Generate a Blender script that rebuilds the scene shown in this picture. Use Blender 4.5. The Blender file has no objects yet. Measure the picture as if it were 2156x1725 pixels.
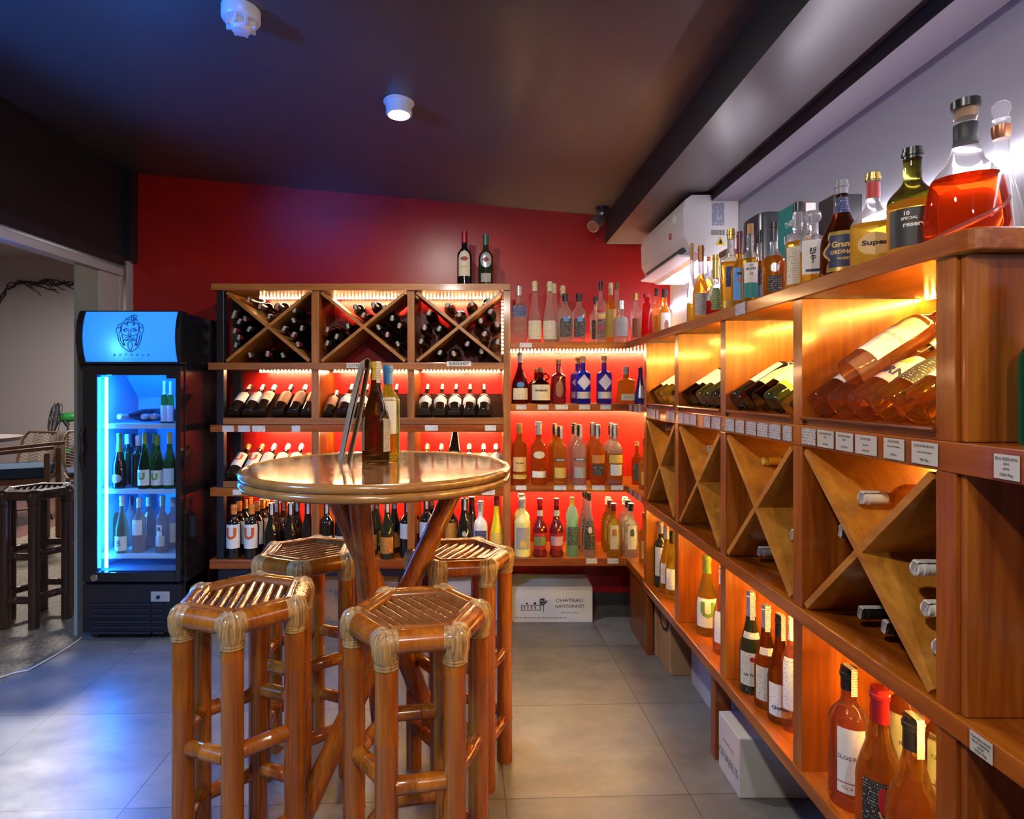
import bpy, bmesh, math, random
from mathutils import Vector, Matrix
PI = math.pi; RAD = math.radians
rnd = random.Random(11)
SC = bpy.context.scene; COL = SC.collection

# ------------------------------------------------------------------ camera, world, exposure, room lights and added fill
F, CX, CY, H = 1200.0, 1019.0, 820.0, 1.34      # focal length in px, vanishing point, eye height
cam_d = bpy.data.cameras.new('camera'); cam = bpy.data.objects.new('camera', cam_d); COL.objects.link(cam)
cam.location = (0, 0, H); cam.rotation_euler = (RAD(90), 0, 0)
cam_d.sensor_fit = 'HORIZONTAL'; cam_d.sensor_width = 36; cam_d.lens = F / 2156 * 36
cam_d.shift_x = (1078 - CX) / 2156; cam_d.shift_y = -(862.5 - CY) / 2156
cam_d.clip_start = 0.02
SC.camera = cam
SC.view_settings.view_transform = 'Standard'; SC.view_settings.look = 'None'
SC.view_settings.gamma = 1; SC.view_settings.use_curve_mapping = False
SC.view_settings.exposure = 0.25
cy = SC.cycles
cy.use_denoising = True
cy.max_bounces = 9; cy.transparent_max_bounces = 16; cy.transmission_bounces = 8
cy.glossy_bounces = 4; cy.diffuse_bounces = 4
cy.caustics_refractive = True; cy.caustics_reflective = False
cy.sample_clamp_indirect = 4.0; cy.blur_glossy = 0.6
wd = bpy.data.worlds.new('world'); SC.world = wd; wd.use_nodes = True
bg = wd.node_tree.nodes['Background']; bg.inputs[0].default_value = (0.72, 0.62, 0.62, 1); bg.inputs[1].default_value = 0.13

def lamp(name, typ, loc, power, col, size=0.1, target=None, spot=None, sx=None):
    d = bpy.data.lights.new(name, typ); d.energy = power; d.color = col
    if typ == 'AREA':
        d.shape = 'DISK'; d.size = size
        if sx: d.shape = 'RECTANGLE'; d.size = size; d.size_y = sx
    elif typ == 'SPOT':
        d.spot_size = RAD(spot or 90); d.spot_blend = 0.6; d.shadow_soft_size = size
    else: d.shadow_soft_size = size
    o = bpy.data.objects.new(name, d); COL.objects.link(o); o.location = loc
    if target is not None:
        o.rotation_euler = (Vector(target) - Vector(loc)).to_track_quat('-Z', 'Y').to_euler()
    return o
# unseen fill lamps added under the ceiling, behind the photographer
lamp('added_fill_rear', 'AREA', (-0.35, 0.2, 2.40), 24, (1, .93, .85), .12, (-0.35, 0.5, 0))
lamp('added_fill_aisle', 'AREA', (0.25, -0.9, 2.40), 26, (1, .93, .88), .12, (0.25, 0.6, 0))
# unseen blue spots, added for the blue pools on left ceiling and floor
lamp('added_blue_spot', 'SPOT', (-2.05, 0.55, 1.9), 220, (.0, .19, 1), .12, (-1.35, 1.6, 2.6), 56)
lamp('added_blue_spot', 'SPOT', (-2.05, 0.55, 2.0), 190, (.14, .40, 1), .15, (-1.05, 2.0, 0), 85)
# the dining room next door
lamp('dining_room_lamp', 'AREA', (-4.4, 5.6, 2.9), 100, (1, .92, .88), .5, (-4.4, 5.6, 0))

# ------------------------------------------------------------------ helpers
def PX(x, Y): return (x - CX) * Y / F
def PZ(y, Y): return H - (y - CY) * Y / F
def hx(s):
    s = s.lstrip('#'); o = []
    for i in (0, 2, 4):
        c = int(s[i:i+2], 16) / 255
        o.append(c / 12.92 if c <= .04045 else ((c + .055) / 1.055) ** 2.4)
    return tuple(o)

def nset(n, key, val):
    if key in n.inputs: n.inputs[key].default_value = val
def newmat(name):
    m = bpy.data.materials.new(name); m.use_nodes = True
    nt = m.node_tree; b = nt.nodes['Principled BSDF']
    return m, nt, b
MC = {}
def mat(name, col, rough=.5, metal=0.0, coat=0.0, spec=.5, emit=None, estr=0.0):
    if name in MC: return MC[name]
    m, nt, b = newmat(name)
    b.inputs['Base Color'].default_value = (*col, 1); b.inputs['Roughness'].default_value = rough
    b.inputs['Metallic'].default_value = metal; nset(b, 'Coat Weight', coat); nset(b, 'Coat Roughness', .08)
    nset(b, 'Specular IOR Level', spec)
    if emit: b.inputs['Emission Color'].default_value = (*emit, 1); b.inputs['Emission Strength'].default_value = estr
    MC[name] = m; return m
def objcoord(nt, scale=(1, 1, 1), rot=(0, 0, 0), loc=(0, 0, 0)):
    tc = nt.nodes.new('ShaderNodeTexCoord'); mp = nt.nodes.new('ShaderNodeMapping')
    mp.inputs['Scale'].default_value = scale; mp.inputs['Rotation'].default_value = rot; mp.inputs['Location'].default_value = loc
    nt.links.new(tc.outputs['Object'], mp.inputs['Vector']); return mp.outputs['Vector']
def ramp(nt, fac, stops):
    r = nt.nodes.new('ShaderNodeValToRGB'); cr = r.color_ramp
    while len(cr.elements) < len(stops): cr.elements.new(.5)
    for e, (p, c) in zip(cr.elements, stops): e.position = p; e.color = (*c, 1)
    nt.links.new(fac, r.inputs['Fac']); return r.outputs['Color']
def math_n(nt, op, a, b=None):
    n = nt.nodes.new('ShaderNodeMath'); n.operation = op
    for i, v in enumerate((a, b)):
        if v is None: continue
        if isinstance(v, (int, float)): n.inputs[i].default_value = v
        else: nt.links.new(v, n.inputs[i])
    return n.outputs[0]
def wood(name, c0, c1, c2, axis='X', rough=.28, sc=1.0, coat=.4, bump=.15):
    if name in MC: return MC[name]
    m, nt, b = newmat(name)
    s = {'X': (1.2, 16, 16), 'Y': (16, 1.2, 16), 'Z': (16, 16, 1.2)}[axis]
    v = objcoord(nt, tuple(k * sc for k in s))
    n1 = nt.nodes.new('ShaderNodeTexNoise'); n1.inputs['Scale'].default_value = 1.0; n1.inputs['Detail'].default_value = 5
    n1.inputs['Roughness'].default_value = .6; n1.inputs['Distortion'].default_value = .6
    nt.links.new(v, n1.inputs['Vector'])
    s2 = {'X': (4, 90, 90), 'Y': (90, 4, 90), 'Z': (90, 90, 4)}[axis]
    v2 = objcoord(nt, tuple(k * sc for k in s2))
    n2 = nt.nodes.new('ShaderNodeTexNoise'); n2.inputs['Scale'].default_value = 1.0; n2.inputs['Detail'].default_value = 3
    nt.links.new(v2, n2.inputs['Vector'])
    f = math_n(nt, 'ADD', math_n(nt, 'MULTIPLY', n1.outputs['Fac'], .75), math_n(nt, 'MULTIPLY', n2.outputs['Fac'], .25))
    c = ramp(nt, f, [(.30, c0), (.50, c1), (.68, c2)])
    nt.links.new(c, b.inputs['Base Color'])
    b.inputs['Roughness'].default_value = rough; nset(b, 'Coat Weight', coat); nset(b, 'Coat Roughness', .12)
    bp = nt.nodes.new('ShaderNodeBump'); bp.inputs['Strength'].default_value = bump; bp.inputs['Distance'].default_value = .002
    nt.links.new(n2.outputs['Fac'], bp.inputs['Height']); nt.links.new(bp.outputs['Normal'], b.inputs['Normal'])
    MC[name] = m; return m
def glassmat(name, col, tcol=None, mixt=.45, ior=1.33, rough=.0, scat=0.0):
    """coloured glass or liquid: refracting body part mixed with straight transparency so light comes through"""
    if name in MC: return MC[name]
    m, nt, b = newmat(name); tcol = tcol or tuple(k**.5 for k in col)
    b.inputs['Base Color'].default_value = (*col, 1); nset(b, 'Transmission Weight', 1.0); b.inputs['IOR'].default_value = ior
    b.inputs['Roughness'].default_value = rough
    t = nt.nodes.new('ShaderNodeBsdfTransparent'); t.inputs['Color'].default_value = (*tcol, 1)
    mx = nt.nodes.new('ShaderNodeMixShader'); mx.inputs['Fac'].default_value = mixt
    out = [n for n in nt.nodes if n.type == 'OUTPUT_MATERIAL'][0]
    nt.links.new(b.outputs['BSDF'], mx.inputs[1]); nt.links.new(t.outputs['BSDF'], mx.inputs[2])
    if scat:
        tr_ = nt.nodes.new('ShaderNodeBsdfTranslucent'); tr_.inputs['Color'].default_value = (*col, 1)
        df = nt.nodes.new('ShaderNodeBsdfDiffuse'); df.inputs['Color'].default_value = (*col, 1)
        m1 = nt.nodes.new('ShaderNodeMixShader'); m1.inputs['Fac'].default_value = .4
        nt.links.new(tr_.outputs[0], m1.inputs[1]); nt.links.new(df.outputs[0], m1.inputs[2])
        m2 = nt.nodes.new('ShaderNodeMixShader'); m2.inputs['Fac'].default_value = scat
        nt.links.new(mx.outputs[0], m2.inputs[1]); nt.links.new(m1.outputs[0], m2.inputs[2]); mx = m2
    nt.links.new(mx.outputs[0], out.inputs['Surface'])
    MC[name] = m; return m
def panemat(name, tint=(1, 1, 1), refl=.5):
    if name in MC: return MC[name]
    m, nt, b = newmat(name)
    t = nt.nodes.new('ShaderNodeBsdfTransparent'); t.inputs['Color'].default_value = (*tint, 1)
    g = nt.nodes.new('ShaderNodeBsdfGlossy'); g.inputs['Roughness'].default_value = .03
    lw = nt.nodes.new('ShaderNodeLayerWeight'); lw.inputs['Blend'].default_value = .5
    fr = math_n(nt, 'ADD', math_n(nt, 'MULTIPLY', math_n(nt, 'POWER', lw.outputs['Facing'], 5.0), .96), .04)
    mx = nt.nodes.new('ShaderNodeMixShader'); nt.links.new(math_n(nt, 'MULTIPLY', fr, refl), mx.inputs['Fac'])
    out = [n for n in nt.nodes if n.type == 'OUTPUT_MATERIAL'][0]
    nt.links.new(t.outputs[0], mx.inputs[1]); nt.links.new(g.outputs[0], mx.inputs[2]); nt.links.new(mx.outputs[0], out.inputs['Surface'])
    MC[name] = m; return m
def paper(name, base, ink, row=.010, dens=.5, xs=220, axis='X', rough=.6, fill=.42):
    """paper with small unreadable printed lines"""
    if name in MC: return MC[name]
    m, nt, b = newmat(name)
    tc = nt.nodes.new('ShaderNodeTexCoord'); sp = nt.nodes.new('ShaderNodeSeparateXYZ'); nt.links.new(tc.outputs['Object'], sp.inputs[0])
    zr = math_n(nt, 'DIVIDE', sp.outputs['Z'], row); fr = math_n(nt, 'FRACT', zr); fl = math_n(nt, 'FLOOR', zr)
    band = math_n(nt, 'LESS_THAN', fr, fill)
    cb = nt.nodes.new('ShaderNodeCombineXYZ')
    nt.links.new(math_n(nt, 'MULTIPLY', sp.outputs[axis], xs), cb.inputs[0]); nt.links.new(math_n(nt, 'MULTIPLY', fl, 7.3), cb.inputs[1])
    nz = nt.nodes.new('ShaderNodeTexNoise'); nz.inputs['Scale'].default_value = 1; nz.inputs['Detail'].default_value = 1
    nt.links.new(cb.outputs[0], nz.inputs['Vector'])
    on = math_n(nt, 'MULTIPLY', band, math_n(nt, 'GREATER_THAN', nz.outputs['Fac'], 1 - dens))
    mx = nt.nodes.new('ShaderNodeMix'); mx.data_type = 'RGBA'
    mx.inputs['A'].default_value = (*base, 1); mx.inputs['B'].default_value = (*ink, 1)
    nt.links.new(math_n(nt, 'MULTIPLY', on, .8), mx.inputs['Factor']); nt.links.new(mx.outputs['Result'], b.inputs['Base Color'])
    b.inputs['Roughness'].default_value = rough
    MC[name] = m; return m

class MB:
    """collects shapes; build() links them as ONE mesh object"""
    def __init__(s): s.v = []; s.f = []; s.sm = []; s.mi = []
    def add(s, vs, fs, smooth=False, mi=0):
        o = len(s.v); s.v += [tuple(p) for p in vs]
        for f in fs: s.f.append(tuple(i + o for i in f)); s.sm.append(smooth); s.mi.append(mi)
        return s
    def box(s, x0, x1, y0, y1, z0, z1, mi=0):
        return s.add([(x0,y0,z0),(x1,y0,z0),(x1,y1,z0),(x0,y1,z0),(x0,y0,z1),(x1,y0,z1),(x1,y1,z1),(x0,y1,z1)],
                     [(3,2,1,0),(4,5,6,7),(0,1,5,4),(1,2,6,5),(2,3,7,6),(3,0,4,7)], False, mi)
    def obox(s, c, ax, ay, az, mi=0):
        c = Vector(c); ax, ay, az = Vector(ax), Vector(ay), Vector(az); vs = []
        for k in (-1, 1):
            for i, j in ((-1,-1),(1,-1),(1,1),(-1,1)): vs.append(c + ax*i + ay*j + az*k)
        return s.add(vs, [(3,2,1,0),(4,5,6,7),(0,1,5,4),(1,2,6,5),(2,3,7,6),(3,0,4,7)], False, mi)
    def prism(s, pts, d, mi=0, smooth=False):
        """closed polygon (3D points) swept by vector d"""
        n = len(pts); d = Vector(d); vs = [Vector(p) for p in pts] + [Vector(p) + d for p in pts]
        s.add(vs, [tuple(range(n-1, -1, -1)), tuple(range(n, 2*n))], False, mi)
        o = len(s.v) - 2*n
        for i in range(n):
            j = (i+1) % n; s.f.append((o+i, o+j, o+n+j, o+n+i)); s.sm.append(smooth); s.mi.append(mi)
        return s
    def path(s, pts, r, n=10, mi=0, closed=False, flat=None):
        pts = [Vector(p) for p in pts]; m = len(pts); rings = []
        rr = r if isinstance(r, (list, tuple)) else [r]*m
        up0 = None; vs = []
        for i, p in enumerate(pts):
            a = pts[(i-1) % m] if (closed or i) else p; b = pts[(i+1) % m] if (closed or i < m-1) else p
            t = (b - a)
            if t.length < 1e-9: t = Vector((0,0,1))
            t.normalize()
            if up0 is None: up0 = Vector((0,0,1)) if abs(t.z) < .9 else Vector((0,1,0))
            u = up0 - t*up0.dot(t)
            if u.length < 1e-6: u = t.orthogonal()
            u.normalize(); up0 = u; w = t.cross(u)
            for k in range(n):
                an = 2*PI*k/n; vs.append(p + u*(math.cos(an)*rr[i]*(flat or 1)) + w*(math.sin(an)*rr[i]))
        fs = []
        for i in range(m if closed else m-1):
            j = (i+1) % m
            for k in range(n): l = (k+1) % n; fs.append((i*n+k, i*n+l, j*n+l, j*n+k))
        s.add(vs, fs, True, mi)
        if not closed:
            o = len(s.v) - len(vs)
            s.f.append(tuple(o+k for k in range(n-1, -1, -1))); s.sm.append(False); s.mi.append(mi)
            s.f.append(tuple(o+(m-1)*n+k for k in range(n))); s.sm.append(False); s.mi.append(mi)
        return s
    def tube(s, p0, p1, r0, r1=None, n=12, mi=0):
        return s.path([p0, p1], [r0, r0 if r1 is None else r1], n, mi)
    def lathe(s, prof, n=24, c=(0,0,0), mi=0, xs=None):
        c = Vector(c); vs = []; m = len(prof)
        for (r, z) in prof:
            for k in range(n):
                a = 2*PI*k/n
                if xs: x, y = xs(r, z, a)
                else: x, y = r*math.sin(a), -r*math.cos(a)
                vs.append(c + Vector((x, y, z)))
        fs = []
        for i in range(m-1):
            for k in range(n): l = (k+1) % n; fs.append((i*n+k, i*n+l, (i+1)*n+l, (i+1)*n+k))
        s.add(vs, fs, True, mi); o = len(s.v) - len(vs)
        if prof[0][0] > 1e-6: s.f.append(tuple(o+k for k in range(n-1, -1, -1))); s.sm.append(False); s.mi.append(mi)
        if prof[-1][0] > 1e-6: s.f.append(tuple(o+(m-1)*n+k for k in range(n))); s.sm.append(False); s.mi.append(mi)
        return s
    def ball(s, c, rx, ry=None, rz=None, n=14, m=8, mi=0):
        ry = ry or rx; rz = rz or rx
        return s.lathe([(max(1e-5, math.sin(PI*i/m)), -math.cos(PI*i/m)*rz) for i in range(m+1)], n, c, mi,
                       xs=lambda r, z, a: (r*rx*math.sin(a), -r*ry*math.cos(a)))
    def torus(s, c, R_, r, n=24, k=8, mi=0, M=None, sx=1.0):
        pts = [Vector((R_*sx*math.cos(2*PI*i/n), R_*math.sin(2*PI*i/n), 0)) for i in range(n)]
        if M: pts = [M @ p for p in pts]
        return s.path([Vector(c) + p for p in pts], r, k, mi, closed=True)
    def mesh(s, name, off=None):
        me = bpy.data.meshes.new(name)
        vs = s.v if off is None else [(x-off[0], y-off[1], z-off[2]) for x, y, z in s.v]
        me.from_pydata(vs, [], s.f); me.polygons.foreach_set('use_smooth', s.sm); me.polygons.foreach_set('material_index', s.mi)
        me.update()
        if any(s.sm): me.set_sharp_from_angle(angle=RAD(38))
        return me
    def build(s, name, m, parent=None, bev=0, world=True, loc=None):
        off = None
        if parent is not None and world:
            off = Vector((0,0,0)); p = parent
            while p is not None: off += p.location; p = p.parent
        if loc is not None: off = Vector(loc) if off is None else off
        o = bpy.data.objects.new(name, s.mesh(name, off)); COL.objects.link(o)
        for x in (m if isinstance(m, (list, tuple)) else [m]): o.data.materials.append(x)
        if parent is not None: o.parent = parent
        elif loc is not None: o.location = loc
        if bev:
            b = o.modifiers.new('bevel', 'BEVEL'); b.width = bev; b.segments = 2; b.limit_method = 'ANGLE'; b.angle_limit = RAD(50)
        return o
def tag(o, label=None, cat=None, group=None, kind=None):
    if label: o['label'] = label
    if cat: o['category'] = cat
    if group: o['group'] = group
    if kind: o['kind'] = kind
    return o
def thing(name, label, cat, loc=(0,0,0), rz=0, group=None):
    o = bpy.data.objects.new(name, None); COL.objects.link(o); o.location = loc; o.rotation_euler = (0, 0, rz)
    o.empty_display_size = .05
    return tag(o, label, cat, group)
def struct(name, mb, m, bev=0):
    return tag(mb.build(name, m, bev=bev), kind='structure')
ORD = ['first','second','third','fourth','fifth','sixth','seventh','eighth','ninth','tenth','eleventh','twelfth','thirteenth','fourteenth']

TXT = {}
def text2d(string, size, bold=0.0):
    k = (string, size, bold)
    if k in TXT: return TXT[k]
    cu = bpy.data.curves.new('t', 'FONT'); cu.body = string; cu.size = size; cu.align_x = 'CENTER'; cu.align_y = 'CENTER'
    cu.resolution_u = 2; cu.offset = bold
    o = bpy.data.objects.new('t', cu); COL.objects.link(o); bpy.context.view_layer.update()
    me = o.evaluated_get(bpy.context.evaluated_depsgraph_get()).to_mesh()
    bm = bmesh.new(); bm.from_mesh(me)
    if size > .010:                      # short edges, so that big letters follow the curve of a bottle
        bmesh.ops.triangulate(bm, faces=bm.faces[:])
        for _ in range(4):
            es = [e for e in bm.edges if e.calc_length() > max(.0045, size*.09)]
            if not es: break
            bmesh.ops.subdivide_edges(bm, edges=es, cuts=1); bmesh.ops.triangulate(bm, faces=bm.faces[:])
    bm.verts.index_update(); vs = [(v.co.x, v.co.y) for v in bm.verts]; fs = [tuple(v.index for v in p.verts) for p in bm.faces]; bm.free()
    o.evaluated_get(bpy.context.evaluated_depsgraph_get()).to_mesh_clear()
    bpy.data.objects.remove(o); bpy.data.curves.remove(cu)
    TXT[k] = (vs, fs); return TXT[k]
def text_flat(mb, string, size, c, ux, uz, bold=0.0, mi=0, wide=1.0):
    """lettering lying in the plane of ux, uz about point c"""
    vs, fs = text2d(string, size, bold); c, ux, uz = Vector(c), Vector(ux).normalized(), Vector(uz).normalized()
    return mb.add([c + ux*(x*wide) + uz*y for x, y in vs], fs, False, mi)

# ------------------------------------------------------------------ materials
M = {}
W0, W1, W2 = (.11,.020,.002), (.27,.060,.005), (.44,.135,.011)
M['oakY'] = wood('varnished_wood_y', W0, W1, W2, 'Y'); M['oakZ'] = wood('varnished_wood_z', W0, W1, W2, 'Z'); M['oakX'] = wood('varnished_wood_x', W0, W1, W2, 'X')
R0, R1, R2 = (.15,.044,.010), (.30,.105,.024), (.42,.17,.045)
M['rackX'] = wood('rack_wood_x', R0, R1, R2, 'X', .35); M['rackZ'] = wood('rack_wood_z', R0, R1, R2, 'Z', .35)
M['diag'] = wood('crossed_board_wood', (.25,.085,.009), (.42,.160,.018), (.55,.25,.035), 'Y', .35)
M['diagr'] = wood('crossed_board_wood_rack', (.22,.082,.018), (.36,.15,.035), (.46,.21,.06), 'X', .35)
M['blackpost'] = mat('black_painted_post', (.012,.012,.02), .3)
B0, B1, B2 = (.15,.032,.002), (.36,.088,.004), (.50,.15,.009)
M['bamboo'] = wood('lacquered_bamboo', B0, B1, B2, 'Z', .22, 1.4, .7, .08)
M['bambooT'] = wood('pale_bamboo_rim', (.16,.062,.012), (.31,.130,.028), (.44,.21,.055), 'X', .2, .8, .8, .08)
M['slat'] = wood('bamboo_slat', (.15,.040,.008), (.29,.085,.016), (.42,.145,.033), 'X', .12, 1.2, 1.0, .04)
M['rattan'] = wood('rattan_lashing', (.10,.040,.010), (.42,.22,.065), (.60,.37,.14), 'Z', .35, 7.0, .5, .8)
M['darkcane'] = wood('dark_bamboo', (.018,.008,.006), (.045,.018,.012), (.085,.036,.022), 'Z', .35, 1.4, .3)
M['ceil'] = mat('dark_ceiling_paint', (.082,.068,.070), .34)
M['beamside'] = mat('black_beam_paint', (.010,.010,.012), .5)
M['beamunder'] = mat('grey_beam_paint', (.135,.115,.122), .3)
M['white_wall'] = mat('lavender_white_wall', (.36,.36,.41), .6)
M['whitetrim'] = mat('white_door_paint', (.55,.53,.56), .45)
M['blackwall'] = mat('black_wall_paint', (.016,.015,.018), .4)
M['plastic_white'] = mat('white_plastic', (.75,.74,.76), .3)
M['plastic_black'] = mat('black_plastic', (.012,.012,.016), .25)
M['chrome'] = mat('chrome', (.75,.73,.70), .12, 1.0)
M['ink'] = mat('black_ink', (.012,.012,.015), .6)
M['inkred'] = mat('orange_red_ink', (.62,.10,.02), .6)
M['inkwhite'] = mat('white_ink', (.8,.78,.72), .6)
M['inkgrey'] = mat('grey_ink', (.18,.17,.17), .6)
M['inkgreen'] = mat('green_ink', (.16,.30,.03), .6)
M['inkgold'] = mat('gold_ink', (.60,.40,.12), .4)
M['carton'] = mat('brown_cardboard', (.42,.25,.13), .8)
M['cartonwhite'] = mat('white_cardboard', (.62,.60,.58), .7)
M['lamp_white'] = mat('lamp_glass', (1,1,1), .5, emit=(1,.97,.9), estr=60)

def led(name, col, strength, axis):
    m, nt, b = newmat(name)
    tc = nt.nodes.new('ShaderNodeTexCoord'); sp = nt.nodes.new('ShaderNodeSeparateXYZ'); nt.links.new(tc.outputs['Object'], sp.inputs[0])
    fr = math_n(nt, 'FRACT', math_n(nt, 'DIVIDE', sp.outputs[axis], .0215))
    d = math_n(nt, 'LESS_THAN', fr, .42)
    st = math_n(nt, 'ADD', math_n(nt, 'MULTIPLY', d, strength*2.3), strength*.006)
    b.inputs['Base Color'].default_value = (.8,.8,.8,1)
    b.inputs['Emission Color'].default_value = (*col, 1); nt.links.new(st, b.inputs['Emission Strength'])
    MC[name] = m; return m
WARM, WHITE = (1,.58,.26), (1,.86,.72)
M['ledX'] = led('led_strip_warm_x', WARM, 190, 'X'); M['ledY'] = led('led_strip_warm_y', (1,.64,.11), 240, 'Y'); M['ledL'] = led('led_strip_amber_y', (1,.52,.14), 300, 'Y'); M['ledC'] = led('led_strip_yellow_x', (1,.62,.09), 320, 'X'); M['ledD'] = led('led_strip_dim_y', (1,.52,.10), 80, 'Y')
M['ledZ'] = led('led_strip_warm_z', WARM, 45, 'Z')
M['ledW'] = mat('led_strip_white', (.8,.8,.8), .5, emit=(.95,.88,1), estr=26)

def ceil_z(x, y): return 2.435 - .09*x + .015*y
YB, YF, XR, XW, XL = 3.55, 3.20, .80, 1.16, -2.20      # back wall, rack front, right unit front, right wall, left wall
# ------------------------------------------------------------------ room shell
def floor_material():
    m, nt, b = newmat('grey_floor_tiles')
    v = objcoord(nt, (1,1,1), (0,0,RAD(-2.0)), (-.135+.61*8, -1.86+.545*8, 0))
    br = nt.nodes.new('ShaderNodeTexBrick'); br.offset = 0; br.inputs['Scale'].default_value = 1
    br.inputs['Brick Width'].default_value = .61; br.inputs['Row Height'].default_value = .545
    br.inputs['Mortar Size'].default_value = .0022; br.inputs['Mortar Smooth'].default_value = .2
    br.inputs['Color1'].default_value = (.21,.205,.20,1); br.inputs['Color2'].default_value = (.155,.150,.150,1); br.inputs['Mortar'].default_value = (.07,.065,.062,1)
    br.inputs['Bias'].default_value = -.1
    nt.links.new(v, br.inputs['Vector'])
    n = nt.nodes.new('ShaderNodeTexNoise'); n.inputs['Scale'].default_value = 3.5; n.inputs['Detail'].default_value = 7; n.inputs['Roughness'].default_value = .65
    nt.links.new(objcoord(nt, (1,1.8,1)), n.inputs['Vector'])
    c = ramp(nt, n.outputs['Fac'], [(.3, (.62,.62,.64)), (.7, (1.25,1.22,1.2))])
    mx = nt.nodes.new('ShaderNodeMix'); mx.data_type = 'RGBA'; mx.blend_type = 'MULTIPLY'; mx.inputs['Factor'].default_value = .8
    nt.links.new(br.outputs['Color'], mx.inputs['A']); nt.links.new(c, mx.inputs['B']); nt.links.new(mx.outputs['Result'], b.inputs['Base Color'])
    nt.links.new(ramp(nt, n.outputs['Fac'], [(.3, (.42,)*3), (.7, (.30,)*3)]), b.inputs['Roughness'])
    return m
struct('floor', MB().box(XL, XW+.1, -2.2, YB, -.08, 0), floor_material())
def speckle(name, c0, c1, sc, rough):
    m, nt, b = newmat(name); n = nt.nodes.new('ShaderNodeTexVoronoi'); n.inputs['Scale'].default_value = sc
    nt.links.new(objcoord(nt), n.inputs['Vector'])
    nt.links.new(ramp(nt, n.outputs['Color'], [(.1, c0), (.9, c1)]), b.inputs['Base Color']); b.inputs['Roughness'].default_value = rough
    bp = nt.nodes.new('ShaderNodeBump'); bp.inputs['Strength'].default_value = .4; bp.inputs['Distance'].default_value = .004
    nt.links.new(n.outputs['Distance'], bp.inputs['Height']); nt.links.new(bp.outputs['Normal'], b.inputs['Normal'])
    return m
struct('floor_pebble_terrace', MB().box(-4.2, XL, .2, 8.1, -.08, -.002), speckle('pebble_wash', (.13,.10,.07), (.36,.28,.19), 90, .6))
struct('floor_dining_room', MB().box(-9.5, -4.2, .2, 8.1, -.08, -.001), mat('red_brown_polished_floor', (.19,.085,.07), .25))

def redwall():
    m, nt, b = newmat('red_wall_paint'); n = nt.nodes.new('ShaderNodeTexNoise'); n.inputs['Scale'].default_value = 2.2; n.inputs['Detail'].default_value = 4
    nt.links.new(objcoord(nt), n.inputs['Vector'])
    nt.links.new(ramp(nt, n.outputs['Fac'], [(.3, (.36,.008,.008)), (.7, (.46,.012,.009))]), b.inputs['Base Color'])
    b.inputs['Roughness'].default_value = .33
    n2 = nt.nodes.new('ShaderNodeTexNoise'); n2.inputs['Scale'].default_value = 60; nt.links.new(objcoord(nt), n2.inputs['Vector'])
    bp = nt.nodes.new('ShaderNodeBump'); bp.inputs['Strength'].default_value = .10; bp.inputs['Distance'].default_value = .003
    nt.links.new(n2.outputs['Fac'], bp.inputs['Height']); nt.links.new(bp.outputs['Normal'], b.inputs['Normal'])
    return m
M['red'] = redwall()
def wallpoly(pts, d): return MB().prism(pts, d)
struct('wall_back', wallpoly([(XL,YB,0),(XW+.1,YB,0),(XW+.1,YB,ceil_z(XW,YB)+.02),(XL,YB,ceil_z(XL,YB)+.02)], (0,.1,0)), M['red'])
struct('wall_right', MB().box(XW, XW+.1, -2.2, YB, 0, 2.6), M['white_wall'])
cz = [(XL-.1,-2.2),(XW+.1,-2.2),(XW+.1,YB+.1),(XL-.1,YB+.1)]
struct('ceiling', MB().prism([(x,y,ceil_z(x,y)) for x, y in cz][::-1], (0,0,.1)), M['ceil'])
# left wall: black header above the wide opening, black corner post, white jamb
struct('wall_left', wallpoly([(XL,-2.2,2.13),(XL,YB,2.13),(XL,YB,ceil_z(XL,YB)+.03),(XL,-2.2,ceil_z(XL,-2.2)+.03)], (-.1,0,0)), M['blackwall'])
struct('trim_1', MB().box(XL, XL+.045, YB-.075, YB-.001, 2.125, ceil_z(XL,YB)), M['blackpost'])
struct('trim_2', MB().box(XL, XL+.055, -1.5, 3.41, 2.075, 2.135), mat('black_header_ledge', (.02,.02,.025), .25), .004)
struct('door_1', MB().box(XL-.06, XL+.02, -1.5, 3.45, 2.025, 2.07).box(XL-.06, XL+.005, 3.44, 3.47, 0, 2.03), M['whitetrim'], .003)
struct('wall_jamb', MB().box(XL-.12, XL, 3.27, 3.47, 0, 2.04), M['whitetrim'])
struct('trim_3', MB().box(XL-.03, XL-.012, 3.10, 3.268, 0, 2.04), mat('grey_green_stile', (.33,.35,.33), .5))
struct('trim_4', MB().box(XL, XL+.015, 3.505, YB-.001, 0, 2.12), M['whitetrim'])
struct('baseboard_back', MB().box(.3, XW, YB-.014, YB, 0, .075), mat('dark_tile_skirting', (.05,.048,.048), .35))
# bulkhead along the right wall
bk = MB()
bk.box(.757, XW, .2-2.2, YB, 2.245, 2.62)
bko = struct('beam', bk, [M['beamunder'], M['beamside']])
for p in bko.data.polygons:
    if abs(p.normal.x) > .5: p.material_index = 1
tr = struct('trim_5', MB().box(1.036, XW, -2.0, YB, 2.197, 2.2445), [mat('purple_grey_cornice', (.18,.15,.19), .5), M['beamside']])
for p in tr.data.polygons:
    if p.normal.x < -.5: p.material_index = 1
# dining room next door
struct('wall_dining_room', MB().box(-9.5, XL-.12, 8.05, 8.15, 0, 3.3), mat('dining_room_wall', (.50,.46,.45), .7))
struct('ceiling_dining_room', MB().box(-9.5, XL-.1, .2, 8.1, 3.2, 3.3), mat('dining_room_ceiling', (.45,.42,.42), .8))

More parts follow.
